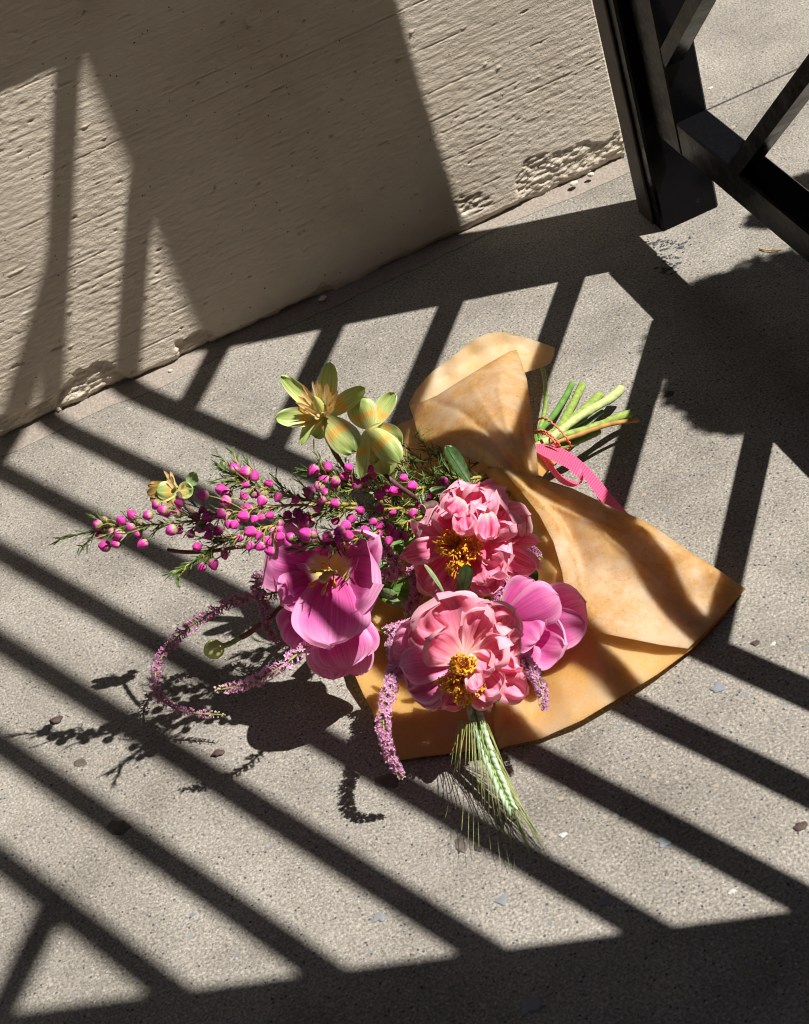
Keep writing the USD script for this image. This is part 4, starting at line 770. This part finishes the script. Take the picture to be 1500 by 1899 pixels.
# ------------------------------------------------------------------ flower spikes of tiny pink florets
def spike(label, pts, n, size, m=spike_pink, rad=.0042, tipm=spike_tip, tip_from=.88, bare=0.0, dens=None, seed=0):
    P = spline(pz(pts), 120); T = np.gradient(P, axis=0); T /= np.linalg.norm(T, axis=1)[:, None]
    rs = np.random.default_rng(seed); t = Thing('flower_spike', label, 'flower spike', P[60])
    t.part('stalk', tube(P, np.linspace(.0011, .0006, 120), 7), spike_stem, True)
    A, Bt, G_ = [], [], []
    for k in range(n):
        s = bare + (1 - bare) * ((k + rs.random()) / n)
        if dens is not None and rs.random() > dens(s): continue
        i = min(119, int(s * 119)); e = unit(rs.normal(size=3)); e = unit(e - T[i] * (e @ T[i]))
        sz = size * (1.05 - .55 * s ** 3) * rs.uniform(.75, 1.2); d = unit(e * .85 + T[i] * rs.uniform(.1, .7)); r = rad * (1 - .55 * max(0, s - .75) / .25)
        base = P[i] + e * .0009; tipp = base + d * r
        if s > tip_from: Bt.append(lathe([(.0002, 0), (sz * .22, sz * .25), (sz * .2, sz * .6), (.0001, sz * .85)], base + d * r * .25, d, 5)); continue
        A.append(lathe([(.0002, 0), (sz * .16, sz * .3), (sz * .13, sz * .7), (sz * .16, sz * .9)], base + d * r * .05, d, 5))
        a = unit(np.cross(d, rs.normal(size=3))); b = np.cross(d, a)
        for q in range(4):                          # four spreading lobes
            g = q * 1.571 + rs.uniform(-.2, .2); o = a * math.cos(g) + b * math.sin(g); sd = np.cross(d, o); c0 = base + d * (r * .05 + sz * .85)
            v = np.array([c0, c0 + o * sz * .25 + sd * sz * .15 + d * sz * .12, c0 + o * sz * .55 + d * sz * rs.uniform(.0, .3), c0 + o * sz * .25 - sd * sz * .15 + d * sz * .12])
            A.append(((v, np.array([[0, 1, 2], [0, 2, 3]])), np.array([[.5, 0], [.8, .3], [1, .5], [.8, .7]])))
        if rs.random() < .5: G_.append(needle(P[i], unit(e + T[i] * .6), sz * .8, .0007, rs))
    for name, items, mm in (('florets', A, m), ('bud_tips', Bt, tipm)):
        if items:
            (v, f), uv = join_uv(items); t.part(name, (v, f), mm, False, uv, kind='stuff')
    if G_: t.part('bracts', join(G_), spike_stem, False, kind='stuff')
spike('long curved flower spike of tiny mauve florets sweeping in a hook over the pavement', [(545, 1090, .088), (505, 1100, .086), (470, 1106, .082), (430, 1116, .074), (380, 1143, .062), (335, 1176, .054), (302, 1215, .046), (288, 1255, .040), (296, 1292, .035), (325, 1314, .031), (365, 1323, .029), (418, 1326, .030)], 420, .0042, spike_dark, seed=1, tip_from=.95, dens=lambda s: .25 if s < .18 else .9)
spike('flower spike of deep mauve florets looping behind the widest open tulip', [(535, 1088, .088), (512, 1072, .092), (488, 1068, .094), (474, 1080, .094), (482, 1104, .090), (492, 1130, .084), (494, 1158, .076), (504, 1180, .068), (528, 1196, .062), (545, 1200, .058)], 260, .0040, spike_dark, seed=2, tip_from=2)
spike('straight flower spike of pink florets, under the closed tulip and pointing left', [(592, 1178, .102), (560, 1206, .103), (520, 1237, .104), (475, 1262, .104), (435, 1274, .104), (397, 1280, .103)], 200, .0046, spike_pink, seed=3, tip_from=.9, dens=lambda s: .55 if s < .5 else 1)
spike('plump hanging flower spike of pink florets, left of the lower peony', [(755, 1170, .080), (738, 1195, .088), (735, 1225, .090), (728, 1258, .090), (716, 1300, .088), (711, 1345, .082), (717, 1385, .071), (730, 1415, .056), (746, 1441, .041)], 520, .0048, spike_pink, rad=.0056, seed=4, tip_from=.97)
spike('short flower spike tip, uppermost of those left of the lower peony', [(762, 1158, .080), (745, 1165, .084), (728, 1168, .086), (712, 1168, .086)], 90, .0042, spike_pink, seed=5, rad=.0036)
spike('short curled flower spike tip just below the uppermost one', [(760, 1185, .080), (742, 1184, .082), (728, 1192, .082), (716, 1202, .080)], 90, .0042, spike_pink, seed=6, rad=.0036)
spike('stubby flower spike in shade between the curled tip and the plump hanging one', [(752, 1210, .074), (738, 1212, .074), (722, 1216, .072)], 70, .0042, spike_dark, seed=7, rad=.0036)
spike('small flower spike hanging under the right hand tulip over the paper', [(972, 1222, .070), (985, 1240, .074), (998, 1262, .074), (1006, 1290, .070), (1010, 1316, .064)], 240, .0040, spike_pink, rad=.0042, seed=8, tip_from=2)
spike('pale flower spike with green leaves, between the widest tulip and the upper peony', [(705, 1012, .100), (714, 1022, .099), (726, 1036, .098), (737, 1050, .095), (728, 1062, .092), (712, 1072, .088)], 150, .0046, spike_pink, seed=9, rad=.0042)
spike('pale flower spike low beside the pale leaves under the widest tulip', [(742, 1054, .086), (722, 1066, .088), (702, 1070, .088), (696, 1074, .088)], 110, .0046, spike_pink, seed=10, rad=.0044)
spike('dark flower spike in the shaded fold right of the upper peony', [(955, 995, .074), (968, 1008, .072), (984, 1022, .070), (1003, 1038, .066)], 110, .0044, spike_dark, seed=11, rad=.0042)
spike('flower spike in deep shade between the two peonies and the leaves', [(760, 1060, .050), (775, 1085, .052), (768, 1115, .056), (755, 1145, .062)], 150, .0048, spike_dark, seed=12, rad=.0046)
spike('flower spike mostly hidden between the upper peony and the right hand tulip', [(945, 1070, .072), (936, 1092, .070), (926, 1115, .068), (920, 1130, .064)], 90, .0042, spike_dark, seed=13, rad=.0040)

# ------------------------------------------------------------------ rye ear
rye = Thing('rye_ear', 'green bearded rye ear with long awns hanging from below the lower peony', 'rye ear', at(905, 1400, .05))
ax = spline(pz([(872, 1290, .062), (884, 1335, .046), (898, 1380, .034), (915, 1425, .024), (935, 1470, .017), (950, 1502, .013)]), 60)
rye.part('stalk', tube(spline(pz([(872, 1290, .062), (868, 1240, .058), (880, 1150, .050), (930, 960, .046), (982, 866, .046)]), 30), .0014, 8), stem_green, True)
rye.part('rachis', tube(ax, .0012, 8), stem_green, True)
aT = np.gradient(ax, axis=0); aT /= np.linalg.norm(aT, axis=1)[:, None]
awns = []
rs = np.random.default_rng(17)
for k in range(32):                          # two rows of plump grains, braided
    i = min(57, int(3 + k * 1.72)); sd = -1 if k % 2 else 1; side0 = unit(np.cross(aT[i], CAMV)) * -1; q = k / 32
    taper = 1 - .45 * max(0, q - .55) / .45
    b = ax[i] + side0 * sd * .0021 * taper + CAMV * (.0012 + .0004 * rs.random())
    d = unit(aT[i] + side0 * sd * .26 + CAMV * .16 + rs.normal(0, .03, 3)); ln = .0112 * rs.uniform(.92, 1.08) * (1 - .2 * q)
    me, uv = lathe([(.0003, 0), (.0016, ln * .16), (.0024 * taper, ln * .38), (.0021 * taper, ln * .62), (.0011, ln * .84), (.0003, ln)], b, d, 9, 4, .12)
    rye.part('grain', me, rye_m, True, uv)
    tip0 = b + d * ln; al = rs.uniform(.045, .060) if sd > 0 else rs.uniform(.030, .055)
    for _ in range(2 if sd > 0 else 1):
        if sd > 0: dr = unit(aT[i] * 1.0 + side0 * rs.uniform(.02, .16) + rs.normal(0, .03, 3))
        else: dr = unit(aT[i] * .55 - UP * .75 - RIGHT * rs.uniform(-.05, .12) + rs.normal(0, .04, 3))
        p2 = tip0 + dr * al; p2[2] = max(p2[2], .003); pm = tip0 + unit(d * .8 + dr * .6) * al * .45; pm[2] = max(pm[2], .004)
        awns.append(tube(spline([tip0 - d * .001, pm, p2], 9), np.linspace(.00034, .00013, 9), 4, False))
for k in range(9):                           # the brush of awns beyond the tip
    b = ax[-1] + rs.normal(0, .0012, 3); dr = unit(aT[-1] + RIGHT * rs.uniform(-.12, .12) - UP * rs.uniform(0, .12)); p2 = b + dr * rs.uniform(.025, .042); p2[2] = max(p2[2], .003)
    awns.append(tube(spline([b, (b + p2) / 2 + CAMV * .001, p2], 7), np.linspace(.00034, .00013, 7), 4, False))
for px0, px1, py1, zz in ((862, 838, 1450, .03), (858, 845, 1500, .03), (866, 856, 1540, .03), (870, 868, 1560, .026), (874, 878, 1580, .02), (860, 835, 1400, .04), (852, 835, 1480, .035), (866, 826, 1515, .02), (878, 888, 1570, .02), (882, 910, 1575, .012), (856, 842, 1380, .045), (848, 836, 1420, .04), (890, 928, 1600, .01), (894, 945, 1610, .006)):
    p = spline([at(px0, 1335, .050), at((px0 + px1) / 2 + 1, (1335 + py1) / 2, .040 * .5 + zz * .4), at(px1, py1, max(.003, zz * .7))], 14)
    awns.append(tube(p, np.linspace(.00038, .00014, 14), 4, False))
rye.part('awns', join(awns), awn_m, True, kind='stuff')

# ------------------------------------------------------------------ seed pod on a dark twig
pod = Thing('seed_pod', 'round pale green seed pod on a dark twig, inside the hook of the long spike', 'seed pod', at(398, 1203, .060))
pc = at(397, 1204, .060); pdv = unit(at(440, 1187, .063) - pc)
pr = .0082
me, uv = lathe([(.0004, -pr * 1.02), (pr * .35, -pr * 1.0), (pr * .72, -pr * .72), (pr * .97, -pr * .2), (pr, pr * .1), (pr * .86, pr * .55), (pr * .5, pr * .9), (pr * .3, pr * 1.0), (pr * .24, pr * 1.1)], pc, pdv, 18, 6, .04)
pod.part('capsule', me, pod_m, True, uv)
pod.part('neck', tube(spline([pc + pdv * pr] + pz([(425, 1194, .062), (436, 1188, .063), (448, 1180, .064)]), 14), [.0022] * 4 + [.0024, .0022, .0020, .0024, .0022, .002, .0021, .0024, .0022, .002], 9), stem_green, True)
pod.part('twig', tube(spline(pz([(446, 1181, .064), (460, 1175, .066), (480, 1160, .070), (510, 1138, .076), (530, 1112, .080), (545, 1085, .082), (600, 1040, .08)]), 40), np.linspace(.0024, .0021, 40), 9), redstem_m, True)

# ------------------------------------------------------------------ single leaves
def leaf(label, a, b, W, m, N=(0, 0, 1), bow=.003, cup=.3, seed=0, **k):
    p0, p1 = at(*a), at(*b); nrm = twist_n(*N)
    me, uv = petal(p0, p1, W / 1000, nrm, bow, cup, .05, seed=seed, wa=.7, wb=1.6, nu=18, nv=9, **k)
    t = Thing('leaf', label, 'leaf', p0); t.part('blade', me, m, True, uv)
    c = (p0 + p1) / 2 + nrm * bow; u = np.linspace(.02, .93, 14)[:, None]
    rib = (1 - u) ** 2 * p0 + 2 * u * (1 - u) * c + u ** 2 * p1 + nrm * .00012
    t.part('midrib', tube(rib, np.linspace(.0006, .0002, 14), 5), m, True, uv=np.full((14 * 5 + 2, 2), .5))
leaf('dark pointed leaf standing up in front of the twisted paper', (872, 898, .096), (826, 826, .124), 15, leaf_dark, (.5, 0, .8), -.002, .5, 1)
leaf('grey green leaf showing its pale back, above the upper peony', (858, 914, .108), (796, 908, .114), 9, leaf_pale, (0, .6, .8), .002, -.3, 2)
leaf('narrow dark leaf edge above the pale backed one', (862, 902, .110), (800, 906, .118), 5, leaf_dark, (0, 1, .4), .001, .2, 3)
leaf('dark green leaf between the two peonies', (852, 1118, .106), (868, 1046, .138), 12, leaf_dark, (.2, 0, 1), .004, -.4, 4)
leaf('slender pale leaf blade over the lower left of the upper peony', (824, 1102, .112), (786, 1046, .130), 4.6, leaf_pale, (.6, .2, .7), .002, .3, 5)
leaf('broad green leaf behind the widest tulip', (765, 985, .072), (672, 1062, .080), 27, leaf_mid, (0, .2, 1), .003, .2, 6)
leaf('upper of two small pale leaves under the widest tulip', (697, 1093, .060), (736, 1108, .058), 9, leaf_pale, (0, .3, 1), .002, -.2, 7)
leaf('lower of two small pale leaves under the widest tulip', (715, 1116, .050), (754, 1117, .048), 9, leaf_pale, (0, .2, 1), .002, -.2, 8)
leaf('thin curved green blade beside the pale leaves', (782, 1062, .052), (735, 1083, .058), 3.2, leaf_pale, (0, .5, 1), .004, .2, 9)
leaf('shaded green leaf in the gap below the upper peony', (800, 1090, .034), (700, 1100, .040), 22, leaf_mid, (0, .2, 1), .003, .2, 10)
leaf('dark green leaf in the fold between the upper peony and the paper', (975, 1040, .052), (996, 1078, .060), 9, leaf_dark, (-.2, 0, 1), .002, .2, 11)
leaf('small pink white sepal leaf between the peonies', (866, 1135, .106), (858, 1110, .118), 6, leaf_pale, (0, 0, 1), .001, .3, 12)
leaf('grey green leaf lying among the heath buds near the tulip tree stems', (708, 925, .112), (678, 913, .120), 7, leaf_pale, (0, .4, 1), .001, .2, 13)
leaf('small leaf among the heath left of the half closed tulip tree flower', (636, 938, .150), (612, 918, .156), 6, leaf_mid, (0, .4, 1), .001, .2, 14)

# ------------------------------------------------------------------ small things on the pavement
def blot(label, cx, cy, rx, ry, seed, h=.0009):
    a = np.linspace(0, 6.283, 28, endpoint=False); rr = 1 + 1.1 * (meshkit.fbm(np.stack([np.cos(a) * 1.7 + seed * 5.3, np.sin(a) * 1.7, 0 * a], -1), 3, seed) - .5)
    o = np.array([at(cx + rx * r * math.cos(q), cy + ry * r * math.sin(q), 0) for q, r in zip(a, rr)]); c = o.mean(0)
    v = np.vstack([o + (0, 0, -.0005), c + (o - c) * .9 + V3(0, 0, h * .8), c + (o - c) * .5 + V3(0, 0, h), [c + V3(0, 0, h * .9)]])
    f = grid_faces(3, 28, True)[:, ::-1].tolist() + [[56 + i, 56 + (i + 1) % 28, 84] for i in range(28)]
    v[28:, 2] += .0006 * (meshkit.noise(v[28:] * 600, seed) - .5)
    single('gum_spot', (v, np.array(f)), gum_m, label, 'gum spot', 60)
blot('larger of two dark flattened gum spots in the sun below the rye awns', 855, 1568, 12, 14, 1)
blot('smaller of two dark flattened gum spots in the sun below the rye awns', 888, 1572, 8, 10, 2)
blot('dark gum spot half hidden by the tip of the plump hanging spike', 716, 1448, 24, 13, 3)
blot('black gum spot inside the barred shadow, lower left', 218, 1535, 22, 14, 4)
blot('dim gum spot just below the heath shadow at the left', 150, 1415, 14, 8, 5)
def splash(label, cx, cy, rx, ry, n, seed):
    r_ = np.random.default_rng(seed); ms = []
    for _ in range(n):
        x, y = cx + r_.normal(0, rx), cy + r_.normal(0, ry); q = abs(r_.normal(0, .0016)) + .0008; a = np.linspace(0, 6.283, 9, endpoint=False)
        c = at(x, y, 0); o = c + np.stack([np.cos(a) * q * r_.uniform(.5, 1.3, 9), np.sin(a) * q * r_.uniform(.4, 1.0, 9), 0 * a], -1)
        ms.append((np.vstack([o - (0, 0, .0004), o * .3 + c * .7 + V3(0, 0, .0007 + .0003 * r_.random()), [c + V3(0, 0, .0011)]]), np.array(grid_faces(2, 9, True)[:, ::-1].tolist() + [[9 + i, 9 + (i + 1) % 9, 18] for i in range(9)])))
    single('paint_splash', join(ms), paint_m, label, 'paint splash', False)
paint_m = plain('spilt_dark_paint', (.045, .047, .055), .6, 500, .3, .3, .3)
splash('dark blue grey paint splash right at the foot of the gate post', 1236, 452, 20, 7, 46, 1)
splash('dark blue grey paint splash along the rail shadow, below the one at the post', 1240, 485, 11, 14, 40, 2)
def pebble(label, px, py, s, m, seed, cat='pebble', flat=.6, name='pebble'):
    q = trimesh.creation.icosphere(2, s); q.vertices *= (1.25, 1, flat); q.vertices *= (1 + 1.1 * (meshkit.noise(q.vertices / s * 1.7 + seed, seed) - .5))[:, None]
    single(name, (q.vertices + at(px, py, s * flat * .45), q.faces), m, label, cat, 50)
pebble('reddish pebble near the left edge above the heath shadow', 104, 1335, .0042, pebble_m, 1)
pebble('reddish brown pebble in the sun below the heath shadow', 404, 1396, .0036, pebble_m, 2)
pebble('dark red flat pebble in the sun to the right of the cut stems', 1240, 730, .0045, pebble_m, 3, flat=.25)
pebble('small red speck of a pebble at the right edge between two bar shadows', 1484, 1532, .0034, pebble_m, 4, flat=.3)
pebble('red brown pebble at the right above the uppermost long bar shadow', 1402, 1192, .0028, pebble_m, 5, flat=.3)
pebble('white chip in the sun below the bouquet, left of the long bar shadow', 1043, 1549, .0022, white_m, 6, 'chip', .3, 'white_chip')
pebble('white chip in the sun towards the lower right', 1358, 1653, .0022, white_m, 7, 'chip', .3, 'white_chip')
pebble('white chip on the pavement beyond the gate stile', 1318, 163, .0026, white_m, 8, 'chip', .3, 'white_chip')
pebble('white chip at the right, near the upper long bar shadow', 1434, 1194, .0018, white_m, 9, 'chip', .3, 'white_chip')
for i, (px, py, s, where) in enumerate(((1335, 1275, .0050, 'between the two upper long bar shadows'), (705, 1702, .0040, 'low in the middle between two bar shadows'), (1230, 1560, .0040, 'in the sun right of the rye awns'), (1120, 1670, .0035, 'just above a bar shadow near the bottom'), (930, 1190 + 480, .0040, 'near the middle of the bottom lit strips'), (985, 1865, .0060, 'in the wide shadow along the bottom'))):
    pebble('blue grey stone set in the concrete ' + where, px, py, s, blue_m, 20 + i, 'stone', .18, 'inset_stone')
leafbit = petal(at(1432, 318, .001), at(1447, 326, .004), .009, V3(0, 0, 1), .002, .3, .1, seed=3)
single('leaf_scrap', leafbit[0], leafy('fresh_leaf_scrap', [(0, (.22, .40, .03)), (1, (.26, .45, .04))], trans=.3), 'bright green leaf scrap behind the gate rail', 'leaf scrap', True, leafbit[1])
single('straw_bit', tube(spline(pz([(1408, 461, .0012), (1430, 464, .0022), (1448, 462, .0012)]), 10), .0007, 6), straw_m, 'thin orange bit of straw on the pavement near the gate rail', 'straw', True)

# ------------------------------------------------------------------ a clipped shrub beyond the gate, whose shadow reaches in from the right
def shrub(label, blobs, base, seed):
    rs = np.random.default_rng(seed); t = Thing('clipped_shrub', label, 'shrub', base)
    cen = np.mean([b[0] for b in blobs], axis=0)
    t.part('trunk', tube(spline([base, (base + cen) / 2 + (.02, .01, 0), cen], 12), np.linspace(.022, .012, 12), 9), twig_m, True)
    vs, fs, n = [], [], 0
    for c, r, k in blobs:
        d = rs.normal(size=(k, 3)); d /= np.linalg.norm(d, axis=1)[:, None]; p = c + d * (np.asarray(r) * (rs.uniform(.15, 1.0, (k, 1)) ** .45))
        a = rs.normal(size=(k, 3)); a /= np.linalg.norm(a, axis=1)[:, None]; b = np.cross(a, d); b /= np.linalg.norm(b, axis=1)[:, None] + 1e-9
        s = rs.uniform(.006, .011, (k, 1))
        v = np.stack([p - a * s, p + b * s * .5, p + a * s, p - b * s * .5], 1).reshape(-1, 3); q = np.arange(k)[:, None] * 4 + n
        fs += [np.hstack([q, q + 1, q + 2]), np.hstack([q, q + 2, q + 3])]; vs.append(v); n += 4 * k
    t.part('crown', (np.vstack(vs), np.vstack(fs)), leaf_shrub, False, kind='stuff')
leaf_shrub = plain('shrub_leaf', (.045, .09, .025), .45, 200, .3, .4, .1, .0005, .2)
def cast_from(px, py, z): return at(px + 28, py + 4, 0) + V3(.58 * z, -.253 * z, z)
shrub('dark clipped shrub on a thin trunk standing beyond the gate', [(cast_from(1372, 610, .75), (.095, .09, .06), 6500), (cast_from(1262, 630, .78), (.040, .050, .035), 2200), (cast_from(1440, 560, .72), (.085, .09, .055), 5500), (cast_from(1400, 715, .74), (.075, .055, .05), 4200), (cast_from(1330, 690, .74), (.06, .05, .05), 3200), (cast_from(1310, 560, .74), (.05, .05, .04), 2600), (cast_from(1520, 640, .7), (.05, .08, .05), 3000), (cast_from(1390, 402, .70), (.018, .016, .012), 300), (cast_from(1478, 345, .72), (.035, .03, .02), 900)], cast_from(1400, 640, .75) * (1, 1, 0), 5)

# repeats of one kind carry a common group
GROUPS = {'cut_stem': 'cut stems tied with twine', 'leaf': 'single leaves among the flowers', 'flower_spike': 'flower spikes of the bouquet', 'heath_sprig': 'sprigs of pink heath buds', 'peony': 'open pink peonies', 'tulip': 'purple pink tulips',
          'tulip_tree_flower': 'tulip tree flowers', 'gum_spot': 'gum spots on the pavement', 'pebble': 'pebbles on the pavement', 'white_chip': 'white chips on the pavement', 'inset_stone': 'blue grey stones in the concrete',
          'paint_splash': 'paint splashes at the foot of the post', 'gate_post': 'posts of the gate', 'woody_twig': 'woody twigs in the bouquet', 'brownstone_house': 'brownstone houses around'}
for p in stage.GetPrimAtPath('/World').GetChildren():
    base = p.GetName(); base = base[:-4] if base[-4:-3] == '_' and base[-3:].isdigit() else base
    if base in GROUPS: p.SetCustomDataByKey('group', GROUPS[base])
